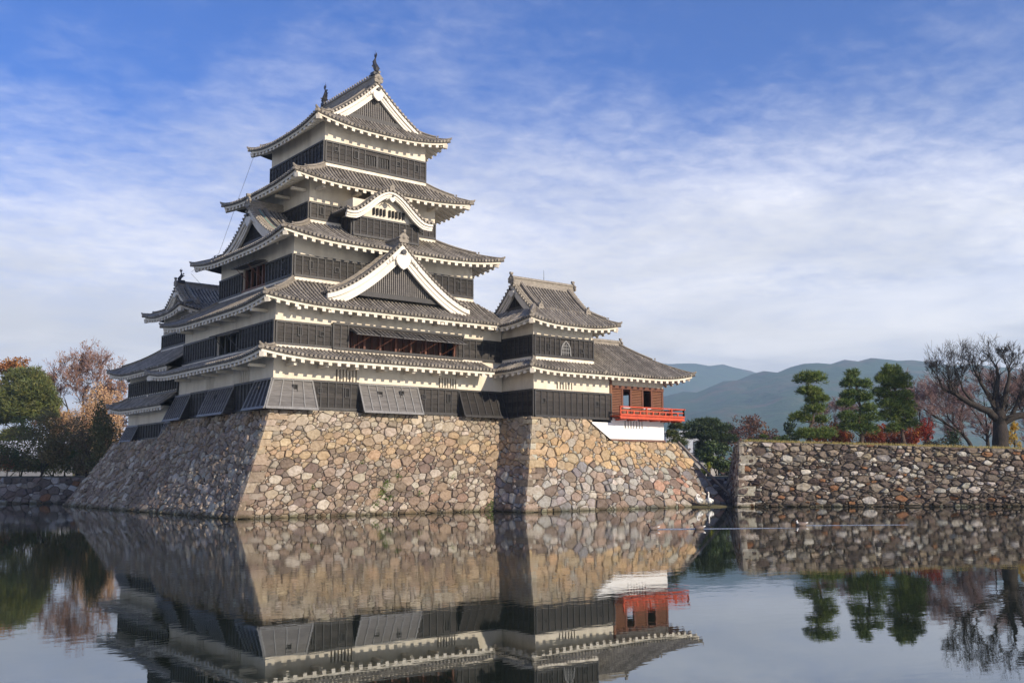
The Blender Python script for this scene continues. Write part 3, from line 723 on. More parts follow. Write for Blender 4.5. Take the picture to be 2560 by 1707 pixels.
# ================================================================== south-east turret
TT = (17.06,22.44,-3.37,1.6); TL = (17.06,24.1,-3.37,3.4)
tur = thing('corner_turret', 'two-storey black and white turret with a bell-shaped window beside the keep', 'turret', (20.5, -1, 6.0))
w = storey(tur, *TL, 5.9, 9.4, {'S': [(2.0,3.43,8.02,8.5)]})
SL, WL = face('S', *TL), face('W', *TL)
bars(w, SL, 2.0, 3.43, 8.02, 8.5, 5)
boarding(w, SL, 0, 7.04, 6.12, 7.88, bat=.55, loops=[(.75,7.2,.24,.26),(5.6,7.15,.24,.26)]); boarding(w, WL, 0, 3.3, 6.12, 7.88, bat=.55, corner=True)
Skirt(tur, (15.95,23.6,-4.55,3.4), (17.06,22.44,-3.37,1.6), 9.2, 9.94, L=.22, lr=3.5, clip={'S': (-9,22.42), 'W': (-9,-.1), 'E': (9,9.1)}, flat=('SE','NE','NW'), hips=('SW',), raft='SW', rows='SW', single='SW', lowhip=.3)
w = storey(tur, *TT, 9.7, 12.6)
SU, WU = face('S', *TT), face('W', *TT)
boarding(w, SU, 0, 5.38, 10.2, 11.53, bat=.46, loops=[(1.25,10.85,.18,.36),(4.25,10.75,.2,.2)], ops=[(2.32,3.28,10.28,11.42)]); boarding(w, WU, 0, 3.3, 10.2, 11.53, bat=.5, corner=True)
boarding(w, face('E', *TT), 0, 4.9, 10.2, 11.53, bat=.6)
# bell-shaped (kato) window
def kato():
    cx, z0 = 2.8, 10.3
    out = [(-.47,0),(-.44,.42),(-.40,.66),(-.30,.84),(-.16,.95),(0,1.10),(.16,.95),(.30,.84),(.40,.66),(.44,.42),(.47,0)]
    inn = [(x*.80, .05+z*.86) for x, z in out]
    mb = MB(); n = len(out)
    for d0, d1 in ((.03,.13),):
        f = [SU(cx+x, z0+z, d1) for x, z in out]; g = [SU(cx+x, z0+z, d1) for x, z in inn]; f2 = [SU(cx+x, z0+z, -.1) for x, z in out]; g2 = [SU(cx+x, z0+z, -.1) for x, z in inn]
        for a, b in ((f, g), (f2, f), (g, g2)): mb.grid([a, b])
    fr_ = mb.build('bell_window', 'batten_grey', w)
    mb = MB(); mb.prism([SU(cx+x, z0+z, .02) for x, z in inn], (0,-.02,0)); mb.build('window_opening', 'dark', w)
    mb = MB(); mb.prism([SU(cx-.5, z0-.1, .0), SU(cx+.5, z0-.1, .0), SU(cx+.5, z0+1.18, .0), SU(cx-.5, z0+1.18, .0)], (0,-.012,0)); mb.build('window_back_board', 'board', w)
    for x in (-.22,-.075,.075,.22):
        mb = MB(); pbox(mb, SU, cx+x-.022, cx+x+.022, z0+.05, z0+.05+(.74 if abs(x) > .2 else .90), .04, .085); mb.build('window_bar', 'batten_grey', w)
    for z in (.25,.5,.72):
        mb = MB(); pbox(mb, SU, cx-.35, cx+.35, z0+z-.02, z0+z+.02, .045, .09); mb.build('window_bar', 'batten_grey', w)
kato()
Skirt(tur, (15.9,23.95,-4.55,2.75), (17.45,22.55,-2.95,1.15), 12.32, 13.52, L=.36, lr=3.6, curve=.9, strips='', clip={}, single='SW', lowhip=.42, hips=('SW','SE'), hip_h=.32)
gable(tur, (17.2,-.9,15.5), (-1,0,0), curveprof(2.05, 1.98, .18, 0), 5.6, 'turret_gable', hb=.46, zbase=13.62, ridge=(.36,.52), pend=.55, oni=.9, back=True, single=True, m_wall='board', lattice=.2, wall_in=.42)
mb = MB(); mb.tube([(20.1,-.9,16.0),(20.1,-.9,16.75)], [.02,.008], 5); mb.build('lightning_rod', 'iron', tur)
mb = MB(); mb.sweep([(17.95, -.95-2.05*k/5, 15.5-1.98*((k/5)*1.18-.18*(k/5)**2)+.05) for k in range(6)], RIDGE_PROF(.26,.26), (1,0,0)); mb.build('descending_ridge', 'ridge', tur)
onigawara(tur, (17.95,-3.05,13.5), (0,-1,0), .6)
mb = MB(); mb.sweep([(22.3, -.95-2.05*k/5, 15.5-1.98*((k/5)*1.18-.18*(k/5)**2)+.05) for k in range(6)], RIDGE_PROF(.26,.26), (1,0,0)); mb.build('descending_ridge', 'ridge', tur)
onigawara(tur, (22.3,-3.05,13.5), (0,-1,0), .6)

# ================================================================== moon-viewing wing
TS = (24.12,29.5,-3.37,3.2)
moon = thing('moon_viewing_wing', 'low open wing with red-brown louvres and a vermilion balcony at the right', 'pavilion', (26.8, 0, 4.6))
w = storey(moon, 22.3, 29.5, -3.37, 3.2, 4.76, 6.24, {'S': [(3.15,4.98,5.53,6.08)]}, 'white_wall', 'base_wall')
SBs = face('S', 22.3, 29.5, -3.37, 3.2)
bars(w, SBs, 3.15, 4.98, 5.53, 6.08, 6, 'white_wall', w=.62)
mb = MB(); mb.aabb(22.3,29.58,-3.45,3.2,4.55,4.755); mb.build('sill_beam', 'brownwood', moon)
Sm, Em = face('S', *TS), face('E', *TS)
mb = MB(); wall_face(mb, Sm, 5.38, 8.55, 9.45); wall_face(mb, Em, 6.57, 8.55, 9.3); wall_face(mb, face('N', *TS), 5.38, 8.55, 9.3); mb.build('lintel_wall', 'plaster', moon)
mb = MB(); mb.aabb(24.2,29.45,-3.3,3.1,6.3,6.42); mb.build('room_floor', 'brownwood', moon)
mb = MB(); mb.aabb(24.2,29.45,-3.3,3.1,8.56,8.60); mb.build('room_ceiling', 'brownwood', moon)
mb = MB(); mb.aabb(24.0,24.12,-3.3,3.2,6.2,8.9); mb.build('side_wall', 'brownwood', moon)
def mpost(P, a, z0, z1, wd=.16, d1=.05, m_='redwood'):
    mb = MB(); pbox(mb, P, a-wd/2, a+wd/2, z0, z1, -.12, d1); mb.build('post', m_, moon)
mpost(Sm, -.02, 6.25, 8.95, .18, .10, 'louvre')
for a in (1.12,1.98,3.18,4.12,5.27): mpost(Sm, a, 6.42, 8.4)
for P, L in ((Sm, 5.38), (Em, 6.57), (face('N', *TS), 5.38)):
    mb = MB(); pbox(mb, P, 0, L, 8.32, 8.55, -.12, .08); mb.build('lintel_beam', 'redwood', moon)
def louvres(P, a0, a1, z0, z1):
    mb = MB(); pbox(mb, P, a0, a1, z0, z1, -.10, -.06); mb.build('louvre_back', 'redwood', moon)
    n = int((z1-z0)/.115)
    for i in range(n):
        z = z0+(z1-z0)*(i+.5)/n; mb = MB()
        mb.box([P(a0,z-.045,.035), P(a1,z-.045,.035), P(a1,z-.045,-.08), P(a0,z-.045,-.08), P(a0,z+.03,.0), P(a1,z+.03,.0), P(a1,z+.03,-.08), P(a0,z+.03,-.08)])
        mb.build('louvre_slat', 'louvre', moon)
louvres(Sm, .1, 1.06, 6.45, 8.3); louvres(Sm, 2.06, 3.1, 6.45, 8.3); louvres(Sm, 4.2, 5.18, 6.45, 8.3)
for a0, a1 in ((1.2,1.9),(3.26,4.04)):
    mb = MB(); pbox(mb, Sm, a0, a1, 6.42, 6.98, -.1, -.02); mb.build('opening_sill', 'louvre', moon)
    mb = MB(); pbox(mb, Sm, a0-.05, a1+.05, 6.98, 7.04, -.14, .04); mb.build('sill_plank', 'paleroof', moon)
for a in (.1, 2.0, 4.7, 6.45): mpost(Em, a, 6.42, 8.4)
louvres(Em, .18, 1.92, 6.45, 8.3); louvres(Em, 4.78, 6.4, 6.45, 8.3)
PN = face('N', *TS)
for a in (.1,1.7,3.5,5.2): mpost(PN, a, 6.42, 8.4)
louvres(PN, 1.8, 3.4, 6.45, 8.3); louvres(PN, 3.6, 5.1, 6.45, 8.3)
# balcony
bal = MB(); bal.aabb(24.0,30.55,-4.38,-3.42,6.30,6.38); bal.aabb(29.55,30.55,-3.42,4.2,6.30,6.38); bal.aabb(24.0,29.55,3.25,4.2,6.30,6.38)
bal = bal.build('balcony', 'verm', moon)
def rail(p0, p1, w_, h_, nm='rail'):
    mb = MB(); mb.beam(p0, p1, w_, h_); mb.build(nm, 'verm', bal)
for z, wd, h, e in ((6.22,.10,.15,.0),(6.43,.12,.12,.02),(6.72,.07,.07,.0),(6.98,.075,.075,.1)):
    rail((24.0,-4.40-e*.3,z), (30.6+e,-4.40-e*.3,z), wd, h); rail((30.55+e*.3,-4.42-e,z), (30.55+e*.3,4.2,z), wd, h); rail((24.,4.22,z), (30.55,4.22,z), wd, h)
for k in range(6):
    x = 24.05+k*1.3
    mb = MB(); mb.aabb(x-.05,x+.05,-4.45,-4.35,6.49,7.03 if k % 2 == 0 or k == 5 else 6.72); mb.build('rail_post', 'verm', bal)
    mb = MB(); mb.aabb(x+.6,x+.7,-4.44,-4.36,6.49,6.70); mb.build('rail_post', 'verm', bal) if k < 5 else None
for k in range(7):
    y = -4.4+k*1.4; mb = MB(); mb.aabb(30.50,30.60,y-.05,y+.05,6.49,7.03); mb.build('rail_post', 'verm', bal)
for k in range(6):
    x = 24.6+k*1.15; mb = MB(); mb.aabb(x-.07,x+.07,-4.3,-3.38,6.06,6.2); mb.build('joist', 'verm', bal)
ms = Skirt(moon, (22.42,31.6,-4.55,4.5), (22.42,28.3,-.12,.12), 9.2, 11.95, L=.42, lr=4.2, flat=('SW','NW'), hips=('SE','NE'), raft='SEN', strips='', curve=.80, clip={}, single='S', lowhip=.55, hip_h=.26)
mb = MB(); mb.sweep([(22.42+k*1.2,0,11.92) for k in range(6)], RIDGE_PROF(.34,.5), (0,1,0)); mb.build('main_ridge', 'ridge', moon)
onigawara(moon, (28.4,0,12.0), (1,0,0), .75)
mb = MB(); mb.sweep([ms.P('S', 22.62, t/8, .02) for t in range(9)], RIDGE_PROF(.30,.22), (1,0,0)); mb.build('verge_ridge', 'ridge', moon)

# ================================================================== north-west small keep
sk = thing('small_keep', 'small dark three-tiered keep half hidden behind the left side of the tall keep', 'small keep', (4.5, 21, 5))
I1 = (0,9,15.3,26.1); I3 = (1.3,8,17.5,22.7)
w = storey(sk, *I1, 4.8, 7.6); Wi = face('W', *I1)
boarding(w, Wi, .7, 2.2, 4.95, 6.1, .5, .05, .42, mbt='batten_grey', cheeks='LR'); boarding(w, Wi, 2.2, 8.0, 5.0, 6.1, bat=.6)
boarding(w, Wi, 8.0, 10.75, 4.9, 6.1, .62, .06, .42, cheeks='LR', mbt='batten_grey')
Skirt(sk, (-1.2,10,15.6,27.5), (0,9,15.6,26.1), 7.28, 8.2, L=.42, lr=4.5, flat=('SW','SE'), hips=('NW',), raft='WN', rows='WN', single='W', lowhip=.3, strips='W')
w = storey(sk, *I1, 7.9, 10.2)
boarding(w, Wi, 0, 6.0, 8.24, 9.45, bat=.5); boarding(w, Wi, 6.3, 10.75, 8.24, 9.45, bat=.5); boarding(w, face('N', *I1), 0, 9, 8.24, 9.45, bat=.6)
Skirt(sk, (-1.25,10.3,14.66,27.6), (1.3,8,14.66,22.7), 9.95, 11.8, L=.5, lr=5, flat=('SW','SE'), hips=('NW',), raft='WN', rows='WN', single='W', lowhip=.3, strips='W')
w = storey(sk, *I3, 11.4, 14.4); Wj = face('W', *I3)
boarding(w, Wj, 0, 5.2, 11.95, 12.98, bat=.42); boarding(w, face('S', *I3), 0, 6.7, 11.95, 12.98, bat=.5); boarding(w, face('N', *I3), 0, 6.7, 11.95, 12.98, bat=.5)
Skirt(sk, (.12,9.2,16.3,23.9), (1.55,7.9,17.8,22.4), 14.25, 15.05, L=.42, lr=3.5, strips='', single='WS', lowhip=.42, hips=('SW','NW'), clip={})
gable(sk, (1.2,20.1,16.62), (-1,0,0), curveprof(2.3, 1.6, .2, .0), 6.8, 'small_gable', hb=.42, zbase=15.1, ridge=(.32,.42), pend=.5, oni=.75, back=True, m_wall='board', lattice=.2, wall_in=.4)
shachi(sk, (1.55,20.1,16.95), (-1,0,0), .95)
mb = MB(); mb.sweep([(1.95, 20.0-2.4*k/5, 16.62-1.6*((k/5)*1.2-.2*(k/5)**2)+.05) for k in range(6)], RIDGE_PROF(.24,.24), (1,0,0)); mb.build('descending_ridge', 'ridge', sk)
onigawara(sk, (1.95,17.6,15.0), (0,-1,0), .55)

# bracket arms under the main eaves
for r_, P, zs, xs in ((r1, S1, 8.62, [.9+2.05*i for i in range(7)]), (r1, W1, 8.62, [1.2+2.4*i for i in range(6)]), (r2, S2, 11.95, [1.0+2.05*i for i in range(8)]), (r2, W2, 11.95, [1.2+2.4*i for i in range(6)]), (r4, S4, 20.75, [.5,3.2,6.6,9.3]), (r4, W4, 20.75, [.6,3.,5.5])):
    for a_ in xs:
        mb = MB(); mb.box([P(a_-.12,zs,.0), P(a_+.12,zs,.0), P(a_+.12,zs,.02), P(a_-.12,zs,.02), P(a_-.12,zs+.34,.0), P(a_+.12,zs+.34,.0), P(a_+.12,zs+.34,1.15), P(a_-.12,zs+.34,1.15)]) if False else pbox(mb, P, a_-.11, a_+.11, zs+.06, zs+.24, -.05, 1.05)
        mb.build('bracket_arm', 'eave', r_.roof)

# lightning cable on the keep
mb = MB(); mb.tube([(3.55,11.9,25.15),(2.4,12.4,21.0),(1.6,12.9,17.9),(.3,14.6,16.7)], .012, 4); mb.tube([(.3,14.6,16.55),(1.75,12.0,13.8)], .012, 4)
tag(mb.build('lightning_cable', 'wire'), 'thin grey cable hanging from the top roof down the shaded left side', 'cable')

# ================================================================== stone walls
def clip_poly(poly, a, b, c):            # keep a*x+b*y <= c
    out = []; n = len(poly)
    for i in range(n):
        p, q = poly[i], poly[(i+1) % n]; dp, dq = a*p[0]+b*p[1]-c, a*q[0]+b*q[1]-c
        if dp <= 0: out.append(p)
        if dp*dq < 0:
            t = dp/(dp-dq); out.append((p[0]+(q[0]-p[0])*t, p[1]+(q[1]-p[1])*t))
    return out
def stone_cells(L, H, radii, asp, seed, tight=.58):
    """power-diagram cells of irregular stones in the rectangle L x H; yields polygons in wall coordinates"""
    rg = np.random.default_rng(seed); Lx = L/asp
    pts = np.zeros((0,2)); rad = np.zeros(0)
    for r, tries, jit in radii:
        nt = int(tries*Lx*H)
        c = np.stack([rg.uniform(0, Lx, nt), rg.uniform(0, H, nt)], 1); rr = r*rg.uniform(1-jit, 1+jit, nt)
        for p, q in zip(c, rr):
            if len(pts):
                d = np.hypot(pts[:,0]-p[0], pts[:,1]-p[1])
                if (d < tight*(rad+q)).any(): continue
            pts = np.vstack([pts, p]); rad = np.append(rad, q)
    out = []
    for i in range(len(pts)):
        x, y = pts[i]; d = np.hypot(pts[:,0]-x, pts[:,1]-y); nb = np.argsort(d)[1:26]
        poly = [(max(0,x-1.5), max(0,y-1.5)), (min(Lx,x+1.5), max(0,y-1.5)), (min(Lx,x+1.5), min(H,y+1.5)), (max(0,x-1.5), min(H,y+1.5))]
        for j in nb:
            if d[j] > 3: break
            a, b = 2*(pts[j]-pts[i]); c = (pts[j]@pts[j]-rad[j]**2)-(pts[i]@pts[i]-rad[i]**2)
            poly = clip_poly(poly, a, b, c)
            if len(poly) < 3: break
        if len(poly) >= 3: out.append(([(p[0]*asp, p[1]) for p in poly], rad[i], (x*asp, y)))
    return out
def area(poly):
    return abs(sum(poly[i][0]*poly[(i+1)%len(poly)][1]-poly[(i+1)%len(poly)][0]*poly[i][1] for i in range(len(poly))))/2
class StoneWall:
    def __init__(s, root): s.root = root; s.items = []
    def face(s, P, L, H, radii, pal, seed, asp=1.3, clipf=None, gap=.015, bulge=.05, tight=.60, tilt=.10, edges=(True,True), core='mortar', rec=.14, n3=(12,6), coreH=None):
        rg = random.Random(seed)
        for poly, r, c in stone_cells(L, H, radii, asp, seed, tight):
            if clipf: poly = clipf(poly, c)
            if len(poly) < 3 or area(poly) < .004: continue
            n = len(poly); cx = sum(p[0] for p in poly)/n; cz = sum(p[1] for p in poly)/n
            # angular outline: drop the short sides, clip the corners a little
            while n > 4:
                ls = [math.hypot(poly[i][0]-poly[(i+1)%n][0], poly[i][1]-poly[(i+1)%n][1]) for i in range(n)]; k_ = min(range(n), key=lambda i: ls[i])
                if ls[k_] > .42*sum(ls)/n: break
                a, b = poly[k_], poly[(k_+1)%n]; poly = list(poly); poly[k_] = ((a[0]+b[0])/2, (a[1]+b[1])/2) if not (min(a[0],b[0]) < .02 or max(a[0],b[0]) > L-.02) else (a if a[0] < .02 or a[0] > L-.02 else b); del poly[(k_+1)%n]; n -= 1
            q = []
            for i in range(n):
                a, b, d = poly[i-1], poly[i], poly[(i+1) % n]
                l1 = math.hypot(a[0]-b[0], a[1]-b[1]); l2 = math.hypot(d[0]-b[0], d[1]-b[1])
                if min(l1, l2) < .05: q.append(b); continue
                k = rg.uniform(.05,.14)
                q.append((b[0]+(a[0]-b[0])*k, b[1]+(a[1]-b[1])*k)); q.append((b[0]+(d[0]-b[0])*k, b[1]+(d[1]-b[1])*k))
            def shrink(p, g):
                dx, dz = p[0]-cx, p[1]-cz; l = math.hypot(dx, dz); kx = kz = max(.3, 1-g/max(l, .02))
                if (edges[0] and p[0] < .02) or (edges[1] and p[0] > L-.02): kx = 1
                return (cx+dx*kx, cz+dz*kz)
            g = gap*rg.uniform(.6,1.5)*(1 if r > .14 else .8)
            j = [rg.uniform(-.012,.012) for _ in q]
            tx, tz = rg.gauss(0, tilt), rg.gauss(0, tilt); off = rg.uniform(-.5,.8)*bulge
            o1 = [shrink((p[0]+j[i], p[1]+j[i-1]) if 0.03 < p[0] < L-.03 else p, g) for i, p in enumerate(q)]
            o2 = [shrink(p, .012+.018*r) for p in o1]
            sx_, sz_ = rg.uniform(-.2,.2), rg.uniform(-.2,.2); o3 = [(cx+(p[0]-cx)*.62+sx_*r, cz+(p[1]-cz)*.62+sz_*r) for p in o2]; hv = [rg.uniform(-.5,.5)*bulge for _ in range(4)]
            dep = lambda p, d: d+off+tx*(p[0]-cx)/.3*.3+tz*(p[1]-cz)
            vs = [P(p[0], p[1], -rec) for p in o1]+[P(p[0], p[1], dep(p, -.045)) for p in o1]+[P(p[0], p[1], dep(p, -.008+rg.uniform(-.012,.012))) for p in o2]+[P(p[0], p[1], dep(p, bulge*.35+hv[int(i*4/len(o3))]+rg.uniform(-.01,.01))) for i, p in enumerate(o3)]+[P(cx+sx_*r, cz+sz_*r, dep((cx,cz), bulge*.4))]
            m_ = len(q); fs = []
            for k in range(3): fs += [(k*m_+i, k*m_+(i+1)%m_, (k+1)*m_+(i+1)%m_, (k+1)*m_+i) for i in range(m_)]
            fs += [(3*m_+i, 3*m_+(i+1)%m_, 4*m_) for i in range(m_)]
            col = pal(cx, cz, r, rg)
            # apparent size
            p0 = Vector(P(cx, cz, 0)); nn = (Vector(P(cx, cz, .3))-p0).normalized(); v = CAM-p0; dd = v.length
            s.items.append((area(poly)*max(.0, nn.dot(v)/dd)/dd**2, vs, fs, col))
        mb = MB(); nu, nv = n3
        cc = coreH or (lambda u: H)
        mb.grid([[P(L*i/nu, cc(L*i/nu)*k/nv, -.11) for i in range(nu+1)] for k in range(nv+1)])
        mb.build('packing', core, s.root)
    def corner(s, P1, P2, H, pal, seed, course=.44, proud=.05, long=.95, short=.40, z0=.0):
        rg = random.Random(seed); z = z0; k = 0
        while z < H-.12:
            h = min(course*rg.uniform(.65,1.4), H-z); za, zb = z+.022, z+h-.018; l1, l2 = (long, short) if k % 2 == 0 else (short, long); l1 *= rg.uniform(.7,1.4); l2 *= rg.uniform(.7,1.4); pr = proud*rg.uniform(.6,1.2)
            sl = rg.uniform(-.05,.05); vs = []
            for zz, e in ((za, 0.), (zb, rg.uniform(-.13,.10))):
                a, b = P1(l1+e, zz, pr+rg.uniform(-.02,.02)), P2(l2-e, zz, pr+rg.uniform(-.02,.02)); c1, c2 = P1(0, zz, pr), P2(0, zz, pr)
                n1 = Vector(P1(0, zz, pr))-Vector(P1(0, zz, 0)); n2 = Vector(P2(0, zz, pr))-Vector(P2(0, zz, 0)); c = Vector(P1(0, zz, 0))+n1+Vector((n2.x, n2.y, 0))*.55
                m1 = Vector(P1(.05, zz, pr*1.05)); m2 = Vector(P2(.05, zz, pr*1.05)); c = (m1+m2)/2*.35+c*.65
                vs += [Vector(a), Vector(P1(l1*.5, zz, pr+.02)), c, Vector(P2(l2*.5, zz, pr+.02)), Vector(b), Vector(P2(l2-e, zz, -.12)), Vector(P1(l1+e, zz, -.12))]
            fs = [tuple(range(6,-1,-1)), tuple(range(7,14))]+[(i,(i+1)%7,7+(i+1)%7,7+i) for i in range(7)]
            s.items.append((9., vs, fs, jit(rg, pal(l1*.5, (za+zb)/2, .3, rg), .22))); z += h; k += 1
    def finish(s, limit=298):
        s.items.sort(key=lambda t: -t[0])
        for _, vs, fs, col in s.items[:limit]:
            mb = MB(); mb.add(vs, fs, col); mb.build('stone', 'stone', s.root)
        mb = MB()
        for _, vs, fs, col in s.items[limit:]: mb.add(vs, fs, col)
        stuffpart(mb.build('stones', 'stone', s.root))
def jit(rg, c, v=.16, h=.03):
    c = tuple(lerp(x, y, .25) for x, y in zip(c, (sum(c)/3*1.20, sum(c)/3, sum(c)/3*.72)))
    k = rg.uniform(1-v, 1+v); return tuple(max(.01, x*k*(1+rg.uniform(-h, h))) for x in c)
def pal_castle(zt):
    low = [(.255,.185,.14),(.205,.15,.12),(.31,.235,.175),(.37,.285,.215),(.34,.295,.24),(.45,.40,.335),(.28,.21,.16),(.18,.14,.118),(.32,.22,.155)]
    tan = [(.43,.30,.175),(.47,.335,.20),(.41,.295,.19),(.47,.365,.24),(.38,.285,.19),(.34,.25,.165)]
    top = [(.38,.315,.235),(.43,.365,.28),(.34,.285,.22),(.47,.41,.335),(.40,.31,.21),(.33,.29,.245)]
    def f(u, z, r, rg):
        t = z/6.1+rg.uniform(-.055,.055)
        t += .03*math.sin(u*.9)
        if r < .11: return jit(rg, rg.choice([(.50,.46,.40),(.42,.36,.30),(.30,.24,.2)]))
        if t < .50: c = rg.choice(low)
        elif t < .60: c = rg.choice(low[:5]+tan)
        elif t < .79: c = rg.choice(tan)
        else: c = rg.choice(top)
        return jit(rg, c)
    return f
def pal_turret(u, z, r, rg):
    t = z/6.1+rg.uniform(-.05,.05)
    low = [(.235,.17,.13),(.20,.15,.125),(.42,.40,.365),(.33,.25,.20),(.28,.26,.26),(.46,.43,.39),(.23,.23,.245),(.34,.35,.32),(.36,.26,.2)]
    if u > 9 and t < .3 and rg.random() < .16: return jit(rg, (.44,.25,.18))
    if r < .11: return jit(rg, (.46,.43,.39))
    if t < .46: c = rg.choice(low)
    elif t < .78: c = rg.choice([(.48,.315,.165),(.52,.36,.19),(.44,.31,.185),(.46,.35,.22),(.38,.37,.31)])
    else: c = rg.choice([(.40,.325,.23),(.44,.37,.285),(.42,.31,.19),(.36,.30,.23)])
    return jit(rg, c)
def pal_moat(u, z, r, rg):
    c = rg.choice([(.15,.118,.10),(.16,.12,.10),(.11,.083,.072),(.235,.195,.165),(.36,.345,.32),(.48,.47,.445),(.29,.255,.22),(.17,.125,.105),(.29,.25,.21),(.36,.355,.335)])
    if z < 1.1 and rg.random() < .5: c = rg.choice([(.135,.105,.088),(.17,.13,.108)])
    if rg.random() < .05: c = (.27,.12,.05)
    if z > 3.3 and rg.random() < .35: c = (.33,.265,.19)
    return jit(rg, c)
def pal_side(u, z, r, rg):  # side stones coloured warmer and lighter to make up for missing fill light
    c = rg.choice([(.32,.235,.165),(.26,.19,.135),(.38,.295,.21),(.45,.385,.295),(.28,.215,.155),(.35,.27,.195),(.50,.44,.35)])
    if z > 3.7 and rg.random() < .6: c = rg.choice([(.40,.28,.17),(.36,.27,.19),(.33,.28,.23)])
    return jit(rg, c)
BH = 6.12
def Bt(z): return 3.35*max(0, 1-z/BH)**1.13
CB, SB_ = math.cos(R(29)), math.sin(R(29))
base = thing('keep_stone_base', 'high sloping base of fitted tan and brown stones under the tall keep', 'stone base', (8, 0, 0))
sw = StoneWall(base)
def P_south(u, z, d=0.):
    b = Bt(z); x0, x1 = -.28-b, 17.25-b; return (lerp(x0, x1, u/17.03), -.28-b-d*CB, z+d*SB_)
def P_west(u, z, d=0.):
    b = Bt(z); y0, y1 = -.28-b, 26.4+b; return (-.28-b-d*CB, lerp(y0, y1, u/30.), z+d*SB_)
RAD = [(.31,1.6,.2),(.20,20,.25),(.125,60,.25),(.065,110,.25)]
sw.face(P_south, 17.03, BH, RAD, pal_castle(BH), 3, asp=1.42, edges=(True,False))
def clipW(poly, c):
    u16, u175 = 18.0, 19.3
    zt = BH if c[0] < u16 else (4.9 if c[0] > u175 else lerp(BH, 4.9, (c[0]-u16)/(u175-u16)))
    return clip_poly(poly, 0, 1, zt)
sw.face(P_west, 30., BH, [(.28,3,.2),(.19,24,.2),(.12,44,.2)], pal_side, 4, asp=1.4, clipf=clipW, edges=(True,False), coreH=lambda u: BH if u < 18 else (4.85 if u > 19.3 else lerp(BH,4.85,(u-18)/1.3)), n3=(30,5), bulge=.075, tilt=.09)
mb = MB(); mb.add([(-.3,-.3,BH-.02),(17,-.3,BH-.02),(17,16.5,BH-.02),(-.3,16.5,BH-.02)], [(0,1,2,3)]); mb.add([(-.9,16.5,4.82),(9,16.5,4.82),(9,27.2,4.82),(-.9,27.2,4.82)], [(0,1,2,3)]); mb.build('base_top', 'mortar', base)
sw.corner(P_south, P_west, BH, pal_castle(BH), 41)
sw.finish()
tb = thing('turret_stone_base', 'sloping base of tan, brown and pale stones under the turret and balcony wing', 'stone base', (23, -4, 0))
sw = StoneWall(tb)
def P_ts(u, z, d=0.):
    b = Bt(z); x0, x1 = 16.75-b, 29.7+.75*b; return (lerp(x0, x1, u/14.), -3.58-b-d*CB, z+d*SB_)
def clipT(poly, c):
    x = 16.75+c[0]*12.95/14
    if x < 21.6: return clip_poly(poly, 0, 1, 6.06)
    if x < 23.2:
        # diagonal shoulder from (21.6, 6.06) to (23.2, 4.6)
        u0, u1 = (21.6-16.75)*14/12.95, (23.2-16.75)*14/12.95
        a, b = (6.06-4.6), (u1-u0); return clip_poly(poly, a, b, a*u0+b*6.06)
    return clip_poly(poly, 0, 1, 4.58)
def topT(u):
    x = 16.75+u*12.95/14; return 6.0 if x < 21.6 else (4.5 if x > 23.2 else lerp(6.0, 4.5, (x-21.6)/1.6))
sw.face(P_ts, 14., BH, [(.34,3.2,.2),(.235,16,.2),(.15,36,.2),(.08,60,.25)], pal_turret, 6, asp=1.2, clipf=clipT, coreH=topT, n3=(28,6))
def P_tw(u, z, d=0.):
    b = Bt(z); return (16.75-b-d*CB, lerp(-3.58-b, .2-b, u/3.3), z+d*SB_)
sw.face(P_tw, 3.3, BH, [(.32,4,.2),(.23,18,.2),(.14,34,.2)], pal_turret, 7, asp=1.25, edges=(True,False), n3=(4,6))
def P_te(u, z, d=0.):
    b = Bt(z); return (29.7+.75*b+d*CB, lerp(-3.58-b, 7, u/11), z+d*SB_)
sw.face(P_te, 11., 4.58, [(.34,20,.14),(.25,30,.14)], pal_side, 8, n3=(6,5))
def P_sh(u, z, d=0.): return (lerp(21.5, 23.2, z/1.5), -3.6+u-.25*(1-0), 6.05-z)
mb = MB(); mb.grid([[(21.55,-3.75,6.03),(21.55,2,6.03)],[(23.25,-4.4,4.57),(23.25,2,4.57)]]); mb.add([(16.7,-3.6,6.04),(21.55,-3.6,6.04),(21.55,3,6.04),(16.7,3,6.04)], [(0,1,2,3)]); mb.add([(23.2,-4.35,4.56),(29.8,-4.35,4.56),(29.8,4,4.56),(23.2,4,4.56)], [(0,1,2,3)])
mb.build('base_top', 'mortar', tb)
sw.corner(P_ts, P_tw, 6.05, pal_turret, 42)
sw.finish()
# --- right-hand moat wall with its garden terrace
A_, B_ = Vector((31.3,-8.9,0)), Vector((45.2,-21.3,0)); dv = (B_-A_).normalized(); C_ = A_+dv*34
nrm_ = Vector((-dv.y*-1, dv.x*-1, 0)); nrm_ = Vector((dv.y, -dv.x, 0))
if nrm_.dot(CAM-A_) < 0: nrm_ = -nrm_
bk = Vector((.70,.714,0))                       # the dark return face runs back along this direction
mw = thing('moat_wall', 'long low dark rubble stone wall along the moat at the right', 'stone wall', (A_.x, A_.y, 0))
sw = StoneWall(mw)
def topR(u): return 4.56-.033*u
def P_r(u, z, d=0.):
    h = z/4.4*topR(u); p = A_+dv*(u-.35*(1-z/4.4)*(1-u/34)); q = p+nrm_*(.5*(1-z/4.4)+d); return (q.x, q.y, h)
sw.face(P_r, 34., 4.4, [(.28,2.4,.2),(.19,20,.2),(.125,40,.2),(.07,60,.25)], pal_moat, 12, asp=1.75, bulge=.13, tilt=.22, gap=.032, rec=.22, edges=(True,False), n3=(34,3))
nb_ = Vector((-bk.y, bk.x, 0))
def topB(u): return 4.56-.06*u-(.42*(u-3.2) if u > 3.2 else 0)+.10*math.sin(u*3.1)
